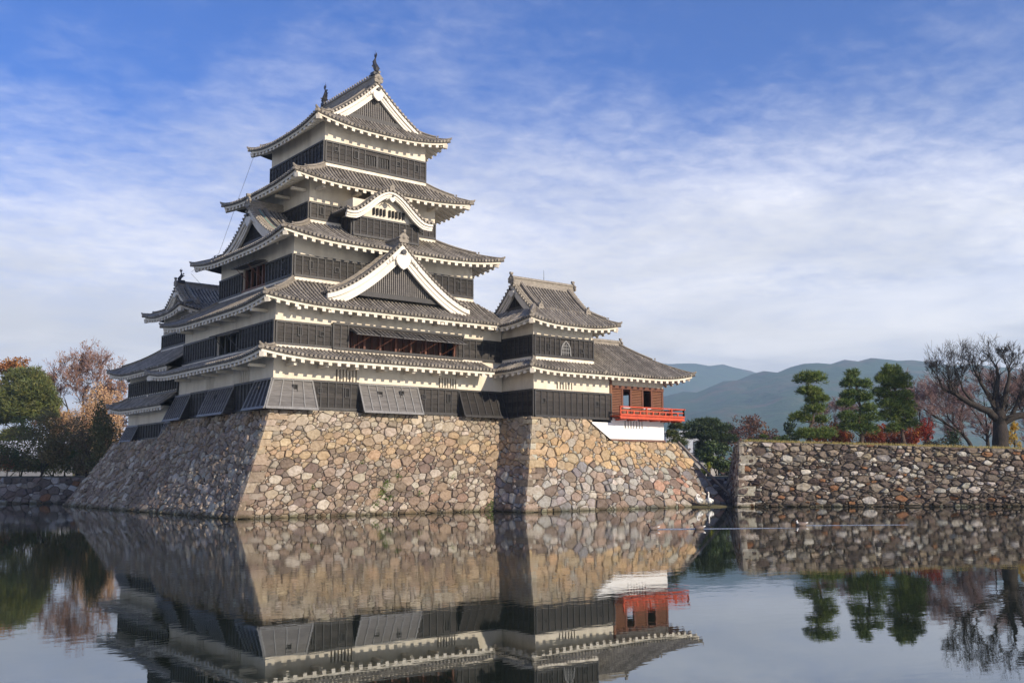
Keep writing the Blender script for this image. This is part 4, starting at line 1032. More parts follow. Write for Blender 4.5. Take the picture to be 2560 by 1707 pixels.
def P_rb(u, z, d=0.):
    h = z/4.4*topB(u); p = A_+bk*(u-.3*(1-z/4.4)); q = p+nb_*(.45*(1-z/4.4)+d); return (q.x, q.y, h)
sw.face(P_rb, 9., 4.4, [(.30,5,.2),(.21,20,.2),(.14,34,.2)], pal_moat, 13, asp=1.4, bulge=.07, tilt=.12, gap=.03, edges=(True,False), n3=(10,3))
sw.corner(P_r, P_rb, 4.38, lambda u, z, r, rg: jit(rg, rg.choice([(.40,.385,.35),(.34,.32,.285),(.44,.43,.40),(.28,.25,.21)])), 43, course=.5)
sw.finish()
mb = MB()
e0 = [A_+dv*u-nrm_*.08 for u in (0.02,6,12,18,24,34)]; hz = [topR(u)-.05 for u in (0,6,12,18,24,34)]
g0 = [(p.x,p.y,h) for p, h in zip(e0, hz)]
bb = [A_+bk*(3. if u == 0 else 14)+dv*(.6 if u == 0 else u*1.05) for u in (0,6,12,18,24,34)]
mb.grid([g0, [(lerp(p[0],q.x,.08),lerp(p[1],q.y,.08),p[2]+.12) for p, q in zip(g0, bb)], [(q.x,q.y,4.3) for q in bb], [(q.x+8,q.y+14,2.0) if i else (q.x+4,q.y+4,1.9) for i, q in enumerate(bb)]])
o = mb.build('garden_terrace', 'grass_ground'); o['kind'] = 'structure'
gw = thing('garden_wall', 'low stone wall in the gap between the castle base and the moat wall', 'stone wall', (38, 2, 0))
sw = StoneWall(gw); Ga, Gb = Vector((33.2,6.2,0)), Vector((40.6,-1.6,0)); gd = (Gb-Ga).normalized(); gn = Vector((gd.y,-gd.x,0))
if gn.dot(CAM-Ga) < 0: gn = -gn
def P_g(u, z, d=0.):
    p = Ga+gd*u+gn*(.4*(1-z/1.95)+d); return (p.x, p.y, z)
sw.face(P_g, (Gb-Ga).length, 1.95, [(.24,8,.2),(.17,24,.2)], pal_moat, 17, asp=1.5, edges=(False,False), n3=(8,2), bulge=.06)
mb = MB(); mb.add([Ga+Vector((0,0,1.93)), Gb+Vector((0,0,1.93)), Gb+Vector((6,6,2.)), Ga+Vector((6,6,2.))], [(0,1,2,3)]); mb.build('wall_top', 'grass_ground', gw)
sw.finish()
# --- left bank wall
lw = thing('bank_wall', 'low shaded stone wall along the far left bank of the moat', 'stone wall', (-6, 40, 0))
sw = StoneWall(lw); La, Lb = Vector((8,29.2,0)), Vector((-16,48,0)); ld = (Lb-La).normalized(); ln_ = Vector((ld.y,-ld.x,0))
if ln_.dot(CAM-La) < 0: ln_ = -ln_
LL = (Lb-La).length+10
def P_l(u, z, d=0.):
    p = La+ld*u+ln_*(.5*(1-z/2.2)+d); return (p.x, p.y, z)
sw.face(P_l, LL, 2.2, [(.36,6,.2),(.26,16,.2),(.18,20,.2)], pal_moat, 15, asp=1.4, bulge=.06, tilt=.1, edges=(False,False), n3=(20,2))
sw.finish()
mb = MB(); q = [La+ld*u for u in (0, LL/2, LL)]; mb.grid([[(p.x,p.y,2.16) for p in q], [(p.x+3,p.y+5,2.3) for p in q], [(p.x+40,p.y+70,2.4) for p in q]])
o = mb.build('bank_ground', 'grass_ground'); o['kind'] = 'structure'

# ================================================================== plants
FWD = Vector((cd.x, cd.y, 0)).normalized(); RGT = Vector((cr.x, cr.y, 0)).normalized()
def at(px, k, z):
    """ground point seen at photo column px, k metres deep"""
    v = cd+cr*((px-1280)/2512.44); p = CAM+v*(k/v.dot(cd)); return Vector((p.x, p.y, z))
def tuft(mb, p, n, ln, col, rg, blades=5, w=.022, spread=.75):
    for _ in range(blades):
        d = Vector((n[0]+rg.gauss(0,spread), n[1]+rg.gauss(0,spread), n[2]+rg.gauss(0,spread*.7))).normalized()
        s = d.cross(Vector((rg.gauss(0,1), rg.gauss(0,1), rg.gauss(0,1)))).normalized()*w
        t = p+d*ln*rg.uniform(.7,1.15)
        mb.add([p-s, p+s, t+s*.3, t-s*.3], [(0,1,2,3)], col)
def leafq(mb, p, sz, col, rg):
    a = Vector((rg.gauss(0,1), rg.gauss(0,1), rg.gauss(0,1))).normalized(); b = a.cross(Vector((rg.gauss(0,1), rg.gauss(0,1), rg.gauss(0,1)))).normalized()
    s = sz*rg.uniform(.6,1.3)
    mb.add([p-a*s*.6, p+b*s*.34, p+a*s*.6, p-b*s*.34], [(0,1,2,3)], col)
def big(l, f): return [tuple(v*f for v in q) for q in l]
def vary(c, rg, v=.25): k = rg.uniform(1-v, 1+v); return (c[0]*k*rg.uniform(.92,1.08), c[1]*k, c[2]*k*rg.uniform(.9,1.1))
def off2(base, dx, dy, dz): return base+RGT*dx+FWD*dy+Vector((0,0,dz))
def pine(name, label, base, trunk, pads, tr=.2, cols=((.125,.175,.036),(.075,.12,.03),(.17,.205,.045)), seed=1, ln=.27, dens=150, group=None, flat=.45, w=.022):
    rg = random.Random(seed); t = thing(name, label, 'tree', base, group)
    tp = [off2(base, x, y, z) for x, y, z in trunk]
    mb = MB(); n = len(tp); mb.tube(tp, [tr*(1.25 if i == 0 else 1)*(1-.78*i/(n-1)) for i in range(n)], 8); 
    for (dx, dz, rx, rz) in pads:
        c = off2(base, dx, 0, dz-rz*.5); q = min(tp, key=lambda p: abs(p.z-c.z+.35)); mb.tube([q, (q+c)/2+Vector((0,0,-.08)), c], [tr*.34, tr*.25, tr*.10], 5)
    mb.build('trunk', 'pinebark', t, True)
    mb = MB()
    for (dx, dz, rx, rz) in [(a, b, c*1.1, d*1.18) for a, b, c, d in pads]:
        sub = [(rg.uniform(-.5,.5)*rx, rg.uniform(-.5,.5)*rx, rg.uniform(-.35,.3)*rz, rg.uniform(.5,.75)) for _ in range(6)]
        c0 = off2(base, dx, rg.uniform(-.3,.3)*rx, dz)
        for sx, sy, sz, sk in sub:
            c = c0+Vector((sx, sy, sz)); m_ = int(dens*rx*rx*.35)+14
            for _ in range(m_):
                a = rg.uniform(0, 2*PI); e = math.asin(rg.uniform(-.55, 1)); ro = rg.uniform(.6, 1.)
                d = Vector((math.cos(a)*math.cos(e), math.sin(a)*math.cos(e), math.sin(e)))
                p = c+Vector((d.x*rx*sk*ro, d.y*rx*sk*ro, d.z*rz*sk*1.35*ro))
                tuft(mb, p, (d.x*.6, d.y*.6, d.z*.5+.55), ln, vary(cols[rg.randrange(len(cols))], rg), rg, 5, w)
    mb.build('crown', 'needle', t); return t
def shrub(name, label, base, blobs, cols, seed=1, n=260, sz=.16, cat='shrub', group=None, stem=True, m_='leaf'):
    rg = random.Random(seed); t = thing(name, label, cat, base, group)
    mb = MB()
    for _ in range(5):
        b = blobs[rg.randrange(len(blobs))]; mb.tube([base+Vector((rg.uniform(-.1,.1), rg.uniform(-.1,.1), -.1)), off2(base, b[0]*.5, 0, b[1]*.55), off2(base, b[0]+rg.uniform(-.3,.3)*b[2], rg.uniform(-.3,.3), b[1])], [.05,.035,.012], 5)
    mb.build('stem', 'bark', t)
    mb = MB()
    for dx, dz, rx, rz in blobs:
        sub = [(rg.uniform(-.6,.6)*rx, rg.uniform(-.6,.6)*rx, rg.uniform(-.5,.6)*rz, rg.uniform(.35,.6)) for _ in range(9)]
        for sx, sy, szz, k in sub:
            c = off2(base, dx, 0, dz)+Vector((sx, sy, szz)); cc = cols[rg.randrange(len(cols))]
            for _ in range(int(n*rx*rz*.16)+22):
                v = Vector((rg.gauss(0,1), rg.gauss(0,1), rg.gauss(0,1))).normalized()*rg.uniform(.55,1.05)
                p = c+Vector((v.x*rx*k, v.y*rx*k, v.z*rz*k)); p.z = max(p.z, base.z+.03); leafq(mb, p, sz, vary(cc, rg, .35), rg)
    mb.build('crown', m_, t); return t
class Bare:
    """leafless tree: trunk and limbs in one mesh, fine twigs in another"""
    def __init__(s, name, label, base, limbs, seed=1, lv=4, bark='bark', twig='twig', tw=.010, kids=(3,4,4,5), shrink=.62, up=.18, leaves=None, group=None, ang=.62, lk=1.):
        s.rg = random.Random(seed); s.t = thing(name, label, 'tree', base, group); s.tk = MB(); s.tw = MB(); s.lf = MB(); s.kids = kids; s.shrink = shrink; s.up = up; s.lv = lv; s.twr = tw; s.leaves = leaves; s.ang = ang
        for pts, r0, r1 in limbs:
            P_ = [off2(base, *q) for q in pts]; n = len(P_)
            fine = []
            for i in range(n-1):
                for k in range(3):
                    u = k/3; p = P_[i].lerp(P_[i+1], u); fine.append(p+Vector((s.rg.uniform(-1,1), s.rg.uniform(-1,1), s.rg.uniform(-1,1)))*r0*.12)
            fine.append(P_[-1]); m_ = len(fine); rad = [lerp(r0, r1, i/(m_-1)) for i in range(m_)]
            s.tk.tube(fine, rad, 9)
            for i in range(m_//3 if len(limbs) > 1 or True else 0, m_):
                if s.rg.random() < (.75 if i > m_*.5 else .35): s.sprout(fine[i], (fine[i]-fine[max(0,i-1)]).normalized(), rad[i], 1, max(.5, (P_[-1]-P_[0]).length*.42*lk))
            s.sprout(fine[-1], (fine[-1]-fine[-2]).normalized(), rad[-1], 1, max(.5, (P_[-1]-P_[0]).length*.42*lk))
        s.tk.build('trunk', bark, s.t, True); s.tw.build('twigs', twig, s.t)
        if leaves: s.lf.build('leaves', 'leaf', s.t)
    def sprout(s, p, d, r, lv, L):
        rg = s.rg; n = s.kids[min(lv-1, len(s.kids)-1)]
        for _ in range(n):
            q = Vector((rg.gauss(0,1), rg.gauss(0,1), rg.gauss(0,1)))
            dd = (d+(q-d*q.dot(d)).normalized()*s.ang*rg.uniform(.6,1.6)+Vector((0,0,s.up))).normalized()
            ll = L*rg.uniform(.6,1.15); rr = max(s.twr*.8, r*rg.uniform(.38,.6))
            pts = [p]; cur = dd
            for k in range(3):
                cur = (cur+Vector((rg.gauss(0,.16), rg.gauss(0,.16), rg.gauss(0,.12)+s.up*.4))).normalized(); pts.append(pts[-1]+cur*ll/3)
            thin = lv >= 3 or rr < s.twr*2.2
            (s.tw if thin else s.tk).tube(pts, [max(s.twr, rr*(1-.2*k)) if k < 3 else s.twr*.6 for k in range(4)], 3 if thin else 6, False)
            if s.leaves and lv >= 2 and rg.random() < s.leaves[1]:
                for _ in range(s.leaves[2]): leafq(s.lf, pts[rg.randrange(1,4)]+Vector((rg.gauss(0,.15), rg.gauss(0,.15), rg.gauss(0,.15))), s.leaves[3], vary(s.leaves[0][rg.randrange(len(s.leaves[0]))], rg), rg)
            if lv < s.lv:
                s.sprout(pts[2], cur, rr*.75, lv+1, ll*s.shrink); s.sprout(pts[3], cur, rr*.6, lv+1, ll*s.shrink)
# --- garden on the right terrace
GZ = 4.42
b1 = at(2012, 80, GZ); b2 = at(2140, 82, GZ); b3 = at(2248, 83, GZ-.05)
GP = 'cloud-pruned pines on the terrace'
pine('pruned_pine', 'cloud-pruned pine with gaps between its tiers, nearest the castle on the terrace', b1, [(0,0,-.2),(.02,0,1.1),(.38,.05,2.),(.46,0,3.),(.3,0,4.),(.1,0,5.1)],
     [(.1,5.25,1.2,.48),(0,4.25,1.08,.34),(.95,3.65,.98,.34),(.35,2.9,1.05,.36),(-.55,2.15,.9,.45),(1.25,2.05,.62,.32),(-.25,.9,.85,.5),(1.0,.9,.9,.45)], .17, seed=3, group=GP)
pine('pruned_pine', 'broad dark pruned pine in the middle of the three on the terrace', b2, [(0,0,-.2),(.1,0,.8),(-.1,0,2.),(.1,0,3.2),(-.1,0,4.4),(-.3,0,5.6)],
     [(-.45,5.75,.58,.45),(-.6,5.1,.85,.42),(.6,4.9,.58,.42),(-.3,4.2,.92,.34),(.6,3.9,.7,.34),(-1.1,3.5,.85,.42),(.6,3.0,.8,.38),(-.95,2.4,.9,.42),(.45,2.3,.9,.4),(-.65,1.6,1.05,.42),(.6,1.35,.95,.45)], .17,
     cols=((.09,.14,.03),(.055,.098,.026),(.13,.17,.038)), seed=5, group=GP)
pine('pruned_pine', 'tallest dense pruned pine at the right of the three on the terrace', b3, [(0,0,-.2),(-.15,0,1.),(-.3,0,2.2),(-.4,0,3.6),(-.6,0,5.),(-.7,0,6.2)],
     [(-1.15,6.25,.48,.42),(-.5,6.2,.52,.45),(-1.35,5.65,.78,.42),(-.1,5.5,.8,.48),(-.8,5.1,1.2,.42),(-1.5,4.4,.75,.45),(-.2,4.2,1.0,.42),(-.95,3.5,1.05,.48),(.2,3.5,.68,.42),(.3,2.7,.8,.42),(-.95,2.5,.95,.48),(.3,1.95,.8,.46),(-.85,1.55,.8,.42),(-.2,3.0,.8,.45)], .17, seed=8, group=GP)
bt = at(2482, 80, GZ-.35)
Bare('old_bare_tree', 'huge old leafless tree with a thick dark trunk and spreading limbs at the right edge', bt,
     [([(x*.80, y, z*.88) for x, y, z in p], r0, r1) for p, r0, r1 in [([(0,0,-.3),(.05,0,1.2),(.15,0,2.4),(.1,0,3.4)],   .66, .44),
      ([(.0,0,2.6),(-.9,-.2,3.4),(-2.2,-.3,3.9),(-3.6,-.2,4.6),(-4.5,0,5.3),(-4.6,0,6.3)], .34, .09),
      ([(-2.2,-.3,3.9),(-3.1,.3,5.4),(-3.3,.4,6.3)], .14, .05), ([(-3.6,-.2,4.6),(-5.2,.2,5.6),(-5.6,.3,6.8)], .12, .04),
      ([(.1,0,3.),(-.4,.3,4.6),(-1.3,.3,6.),(-1.9,.2,7.2)], .26, .06), ([(.1,0,3.2),(.1,.2,5.),(.35,.1,6.6),(.2,0,7.6)], .34, .06),
      ([(.2,0,3.2),(.7,-.4,5.),(1.1,-.5,6.6),(1.2,-.4,7.5)], .26, .05), ([(.2,0,2.4),(1.3,-.1,2.9),(2.6,-.1,3.1),(4.2,0,3.8),(5.2,0,5.)], .36, .12), ([(1.4,0,3.),(2.3,.3,4.4),(2.8,.3,6.)], .2, .05)]],
     seed=21, lv=4, kids=(2,2,2,3), tw=.009, twig='bark', shrink=.78, up=.16, ang=.62, lk=.62)
# cherry trees further back
for i, (px, k, h, lab, sd, lean) in enumerate(((2305, 96, 5.2, 'bare pinkish cherry tree right behind the tallest pruned pine', 31, -.4), (2420, 93, 5.6, 'bare cherry tree leaning left between the pines and the old tree', 32, -1.8), (2452, 98, 6.2, 'slim bare cherry tree directly left of the old dark trunk', 33, .1), (2555, 98, 6.5, 'bare cherry tree cut by the right edge of the picture', 34, .5), (2075, 104, 4.6, 'small bare cherry tree between the first two pruned pines', 35, .2), (2370, 112, 5.6, 'farthest bare cherry tree, pale behind the leaning one', 36, .2))):
    b = at(px, k, 4.0); 
    Bare('cherry_tree', lab, b, [([(0,0,-.2),(lean*.25,0,h*.18),(lean*.6,.1,h*.34)], .20, .14), ([(lean*.6,.1,h*.34),(lean*1.2-.7,.2,h*.55),(lean*1.6-1.5,.3,h*.75)], .12, .04), ([(lean*.6,.1,h*.34),(lean+.5,-.3,h*.6),(lean+1.0,-.3,h*.85)], .11, .04), ([(lean*.6,.1,h*.34),(lean*1.2,.3,h*.6),(lean*1.3,.4,h*.88)], .10, .035)],
         seed=sd, lv=4, kids=(2,3,3,3), tw=.011, twig='pinktwig', up=.10, shrink=.70, group='bare cherry trees behind the terrace')
RED = ((.36,.07,.025),(.42,.12,.03),(.28,.05,.022),(.40,.16,.035)); ORA = ((.42,.15,.03),(.34,.10,.025),(.28,.13,.04))
def mpx(px, y, k): return px, y, k
for i, (px, k, blobs, cols, lab, sd) in enumerate((
    (2062, 88, [(0,1.0,1.35,.75),(.8,.8,.9,.6)], RED, 'scarlet maple shrub beside the pine nearest the castle', 41),
    (2112, 90, [(-.3,.7,1.2,.6),(.9,.6,1.0,.55)], ORA, 'low orange maple shrub behind the middle pine trunk', 42),
    (2168, 89, [(0,.8,1.2,.7),(.7,1.1,.7,.6)], RED, 'red maple shrub right of the middle pine trunk', 43),
    (2212, 91, [(0,.7,1.3,.65)], ((.24,.06,.03),(.30,.10,.035)), 'dull red maple shrub left of the tallest pine trunk', 44),
    (2265, 90, [(0,.8,1.2,.75),(.6,1.,.8,.6)], RED, 'red maple shrub right of the tallest pine trunk', 45),
    (2090, 93, [(0,.9,1.1,.8)], ORA, 'orange shrub seen between the first two pine trunks', 47), (2190, 94, [(0,.9,1.2,.8)], ORA, 'orange-red shrub between the middle and tallest pine trunks', 48), (2238, 93, [(0,.9,1.1,.75)], RED, 'scarlet shrub directly behind the tallest pine trunk', 49), (2030, 92, [(0,.9,1.,.75)], ORA, 'orange shrub behind the trunk of the pine nearest the castle', 50),
    (2306, 88, [(0,1.1,.7,1.0)], ((.30,.035,.025),(.24,.03,.02),(.33,.06,.03)), 'tall upright crimson maple right of the three pines', 46))):
    shrub('maple_shrub', lab, at(px, k, GZ-.1), [(a*1.1, b*1.35, c*1.1, d*1.45) for a, b, c, d in blobs], cols, sd, 420, .15, group='red and orange maple shrubs on the terrace')
shrub('yellow_shrub', 'golden yellow shrub at the right foot of the old bare tree', at(2518, 82, GZ-.35), [(0,.8,.6,.85),(.1,1.9,.4,.5)], ((.48,.30,.03),(.42,.24,.02),(.5,.36,.06)), 51, 500, .13)
shrub('green_shrub', 'dark green shrub between the crimson maple and the cherry trunks', at(2362, 89, GZ-.2), [(0,1.0,1.0,1.0)], ((.035,.06,.022),(.05,.075,.03)), 52, 500, .13)
shrub('low_brown_shrub', 'low brownish shrub right of the crimson maple', at(2332, 86, GZ-.2), [(0,.5,.8,.5),(-.9,.4,.6,.4)], ((.12,.09,.035),(.16,.11,.04)), 53, 380, .12)
shrub('round_shrub', 'clipped round green shrub at the castle end of the terrace', at(1945, 80, GZ), [(0,.45,.72,.52)], ((.07,.105,.02),(.05,.08,.018)), 54, 1500, .09)
shrub('spreading_shrub', 'low flat-topped yellow-green shrub on the wall corner', at(1888, 79, GZ-.05), [(-.3,.4,.8,.28),(.5,.35,.7,.25),(.4,.85,.4,.2)], ((.10,.13,.022),(.07,.10,.02)), 55, 1300, .10)
shrub('dark_conifer', 'dark green conifer standing behind the first pruned pine', at(1958, 104, 3.5), [(0,2.,1.3,1.6),(.3,3.4,.8,1.),(-1.,1.8,.8,1.2)], ((.028,.05,.022),(.04,.062,.028)), 56, 300, .2, 'tree')
shrub('russet_tree', 'wide russet autumn tree behind the gap between castle and terrace', at(1862, 128, 2.3), [(0,5.,2.6,2.4),(-2.,4.3,1.8,1.8),(2.2,4.,2.,2.),(0,2.4,3.2,1.6),(.4,6.6,1.5,1.)], ((.17,.075,.05),(.14,.065,.05),(.20,.10,.05),(.12,.075,.055)), 57, 170, .22, 'tree')
pine('garden_pine', 'wide layered green pine in the gap between castle and terrace', at(1762, 108, 2.2), [(0,0,-.2),(.1,0,1.5),(-.1,0,3.2),(0,0,4.8)], [(0,5.4,1.6,.5),(-1.2,4.9,1.3,.45),(1.1,4.8,1.3,.45),(-1.7,4.0,1.2,.4),(.2,4.1,1.6,.5),(1.6,3.8,1.2,.5),(.2,3.,1.5,.6),(1.2,2.6,1.2,.5),(-.4,2.2,1.2,.55)], .18, seed=61, ln=.34, dens=90, w=.03, cols=((.05,.075,.03),(.035,.058,.024),(.07,.10,.034)))
shrub('bushy_conifer', 'bushy bright green conifer below the layered pine in the gap', at(1782, 100, 2.2), [(0,1.2,1.5,1.0),(.3,2.4,1.2,1.),(-.9,2.,.9,.9),(.8,.8,1.,.7)], ((.065,.10,.03),(.045,.075,.026),(.085,.12,.035)), 62, 300, .2, 'tree', m_='needle')
pine('slim_pine', 'slim pine just right of the white wall of the balcony wing', at(1678, 98, 2.2), [(0,0,-.2),(.1,0,1.5),(.0,0,3.2),(-.1,0,5.2)], [(-.3,5.3,.6,.4),(.3,4.6,.75,.35),(-.1,3.8,.7,.4),(.35,3.1,.8,.4),(.1,2.2,.8,.4),(.2,1.4,.6,.4)], .12, seed=63, ln=.3, dens=110, w=.028, cols=((.085,.105,.03),(.06,.085,.025),(.11,.12,.035)))
shrub('yellow_hedge', 'bright yellow-green low bush by the small dark-roofed house', at(1752, 96, 2.1), [(0,.4,.7,.35),(.4,.9,.3,.35),(-1.,.7,.4,.25)], ((.36,.33,.03),(.26,.29,.03)), 64, 700, .12)
# --- left bank
pine('tall_evergreen', 'tall layered evergreen with a brown trunk at the left edge', at(66, 128, 2.2), big([(0,0,-.2),(.1,0,2.),(-.1,0,4.),(.3,0,6.),(.1,0,8.)], 1.36),
     big([(.9,9.1,1.6,1.0),(-.4,9.0,1.5,1.0),(1.2,7.4,1.8,1.1),(-.8,7.2,1.8,1.1),(.6,5.9,1.8,1.0),(1.6,8.1,1.5,1.0),(0,8.,1.8,.7),(-1.6,7.9,1.5,.7),(1.9,6.8,1.4,.6),(.3,6.9,1.7,.7),(-1.3,6.6,1.6,.7),(2.2,5.8,1.3,.6),(.2,5.6,1.7,.7),(-1.6,5.3,1.4,.6),(-.6,3.9,1.2,.5),(-1.7,3.4,1.2,.6),(-.4,2.9,1.,.5)], 1.36), .36, seed=71, ln=.5, dens=42, w=.046, cols=((.12,.14,.035),(.085,.105,.03),(.16,.165,.045)))
shrub('orange_maple', 'orange maple crown above the evergreen at the left edge', at(10, 140, 2.2), big([(1.2,12.0,1.6,.8),(0,11.6,2.0,1.0),(-1.4,9.6,1.8,1.2),(1.4,10.2,1.4,.9),(0,7.,1.8,1.5)], 1.3), ((.36,.15,.05),(.28,.12,.04),(.42,.20,.06)), 72, 130, .3, 'tree')
Bare('autumn_tree', 'big nearly bare tree with rusty top leaves left of the small keep', at(222, 138, 2.2), [(big(p, 1.42), r0*1.3, r1*1.3) for p, r0, r1 in [([(0,0,-.2),(.1,0,1.6),(0,0,3.0)], .34, .26), ([(0,0,3.),(-1.2,.2,5.),(-2.1,.2,7.4)], .18, .05), ([(0,0,3.),(-.3,.4,5.4),(-.4,.3,8.2)], .2, .05), ([(0,0,3.),(.8,-.3,5.4),(1.2,-.2,8.4)], .19, .05), ([(0,0,3.),(1.5,.2,5.),(2.6,.2,7.)], .16, .05), ([(0,0,2.6),(1.8,0,3.8),(3.2,0,5.2)], .14, .04), ([(0,0,2.4),(-1.8,0,3.6),(-3.,0,4.9)], .12, .04)]],
     seed=73, lv=4, kids=(2,3,3,3), tw=.019, twig='pinktwig', up=.16, shrink=.70, leaves=(((.34,.16,.055),(.28,.13,.05),(.38,.20,.07)), .14, 3, .24), lk=.85)
shrub('tawny_tree', 'tawny orange tree showing between the bare tree and the small keep', at(300, 146, 2.2), big([(0,5.5,2.2,2.2),(-.6,3.5,2.,1.8)], 1.3), ((.30,.16,.06),(.24,.13,.06),(.34,.20,.08)), 74, 150, .25, 'tree')
for i, (px, k, blobs, cols, lab, sd) in enumerate((
    (120, 90, [(0,3.,1.6,1.6),(.6,1.4,1.5,1.2)], ((.055,.05,.03),(.07,.055,.035)), 'brownish dark bush below the evergreen', 75),
    (180, 93, [(0,2.2,1.5,1.5),(0,.8,1.6,.8)], ((.03,.042,.018),(.045,.05,.025)), 'dark green bush at the foot of the bare tree', 76),
    (232, 90, [(0,2.6,1.8,1.8),(.3,1.,1.6,1.)], ((.065,.05,.04),(.05,.042,.03)), 'dusky brown bush left of the castle base', 77),
    (285, 88, [(0,3.2,1.3,2.),(-.4,1.2,1.2,1.1)], ((.05,.048,.028),(.035,.04,.02)), 'dark bush against the foot of the small keep', 78),
    (70, 97, [(0,2.0,2.2,1.6),(1.,3.4,1.6,1.2)], ((.05,.06,.025),(.06,.05,.03)), 'mixed green bush behind the brown evergreen trunk', 80),
    (152, 96, [(0,1.6,1.7,1.4),(-1.,1.2,1.2,1.1)], ((.05,.045,.025),(.04,.048,.022)), 'dark low bush between the pale-roofed hall and the bare tree', 83),
    (205, 99, [(0,2.4,1.8,1.9),(.8,1.2,1.4,1.1)], ((.06,.048,.035),(.05,.045,.028)), 'dim brown bush in front of the bare tree trunk', 84),
    (38, 95, [(0,1.2,1.9,1.1),(1.3,.9,1.2,.8)], ((.045,.055,.024),(.06,.05,.028)), 'low dark green bush along the bank below the evergreen', 85),
    (258, 132, [(0,6.4,2.4,2.8),(-2.1,5.,2.2,2.2),(0,2.8,2.8,2.2)], ((.20,.135,.11),(.25,.165,.13),(.16,.11,.09)), 'tall pinkish brown thicket between the bare tree and the small keep', 81),
    (150, 134, [(0,5.6,2.,2.3),(.7,3.,2.4,2.2)], ((.18,.12,.095),(.15,.10,.08)), 'tall brown thicket between the evergreen and the bare tree', 82),
    (18, 92, [(0,1.6,1.6,1.1),(-1.5,2.,1.4,1.3)], ((.06,.05,.03),(.05,.045,.028),(.12,.05,.03)), 'dark reddish bush at the far left edge', 79))):
    shrub('bank_bush', lab, at(px, k, 2.1), [(a*1.2, b*1.3, c*1.25, d*1.35) for a, b, c, d in blobs], [(c[0]*3., c[1]*2.9, c[2]*1.9) for c in cols], sd, 430, .16, group='dark bushes along the left bank')
# far hedge line behind everything on the left and in the gap
def treeline(name, p0, p1, h, n, cols, seed, sz=.6):
    rg = random.Random(seed); mb = MB()
    for _ in range(n):
        u = rg.random(); b = p0.lerp(p1, u); hh = h*(.6+.4*math.sin(u*23+seed)*math.sin(u*9.+1)); p = b+Vector((rg.gauss(0,2.), rg.gauss(0,2.), abs(rg.gauss(0,.5))*hh)); leafq(mb, p, sz, vary(cols[rg.randrange(len(cols))], rg, .35), rg)
    o = mb.build(name, 'leaf'); o['kind'] = 'stuff'
treeline('distant_trees', at(-60, 150, 2.), at(420, 150, 2.), 6.5, 8500, ((.05,.055,.028),(.07,.055,.035),(.04,.048,.025)), 4, .55)
treeline('distant_trees', at(1640, 185, 2.), at(2700, 165, 2.), 5., 9000, ((.07,.06,.045),(.10,.065,.05),(.05,.055,.03),(.13,.08,.06)), 5, .6)
# dry grass along the terrace edge and weeds in the castle stones
rg = random.Random(90); mb = MB()
for _ in range(5200):
    u = rg.uniform(.3, 33); p = A_+dv*u-nrm_*rg.uniform(.0,1.5); z = topR(u)+.0
    k = rg.uniform(.08,.26); d = Vector((rg.gauss(0,.35), rg.gauss(0,.35), 1)).normalized(); s = RGT*.018
    q = Vector((p.x, p.y, z)); c = vary(((.36,.26,.09),(.42,.31,.11),(.26,.22,.07),(.16,.17,.05))[rg.randrange(4)], rg); mb.add([q-s, q+s, q+d*k], [(0,1,2)], c)
o = mb.build('dry_grass', 'leaf'); o['kind'] = 'stuff'
mb = MB()
for u, z, n, sp in ((16.4,.25,90,.34),(8.6,1.7,50,.3),(8.4,1.2,60,.35),(9.3,2.2,16,.2),(8.9,.9,40,.3),(3.9,1.6,14,.16),(11.0,1.15,22,.2),(13.2,2.1,10,.15),(6.6,3.0,12,.15),(8.2,.6,30,.3)):
    for _ in range(n):
        p = Vector(P_south(min(16.9, u+rg.gauss(0,sp*.5)), max(.05, z+rg.gauss(0,sp*.5)), .02)); c = vary(((.12,.22,.03),(.09,.17,.03),(.20,.27,.05))[rg.randrange(3)], rg)
        tuft(mb, p, (0,-.8,.4), .11, c, rg, 3, .016, .7)
o = mb.build('wall_weeds', 'leaf'); o['kind'] = 'stuff'

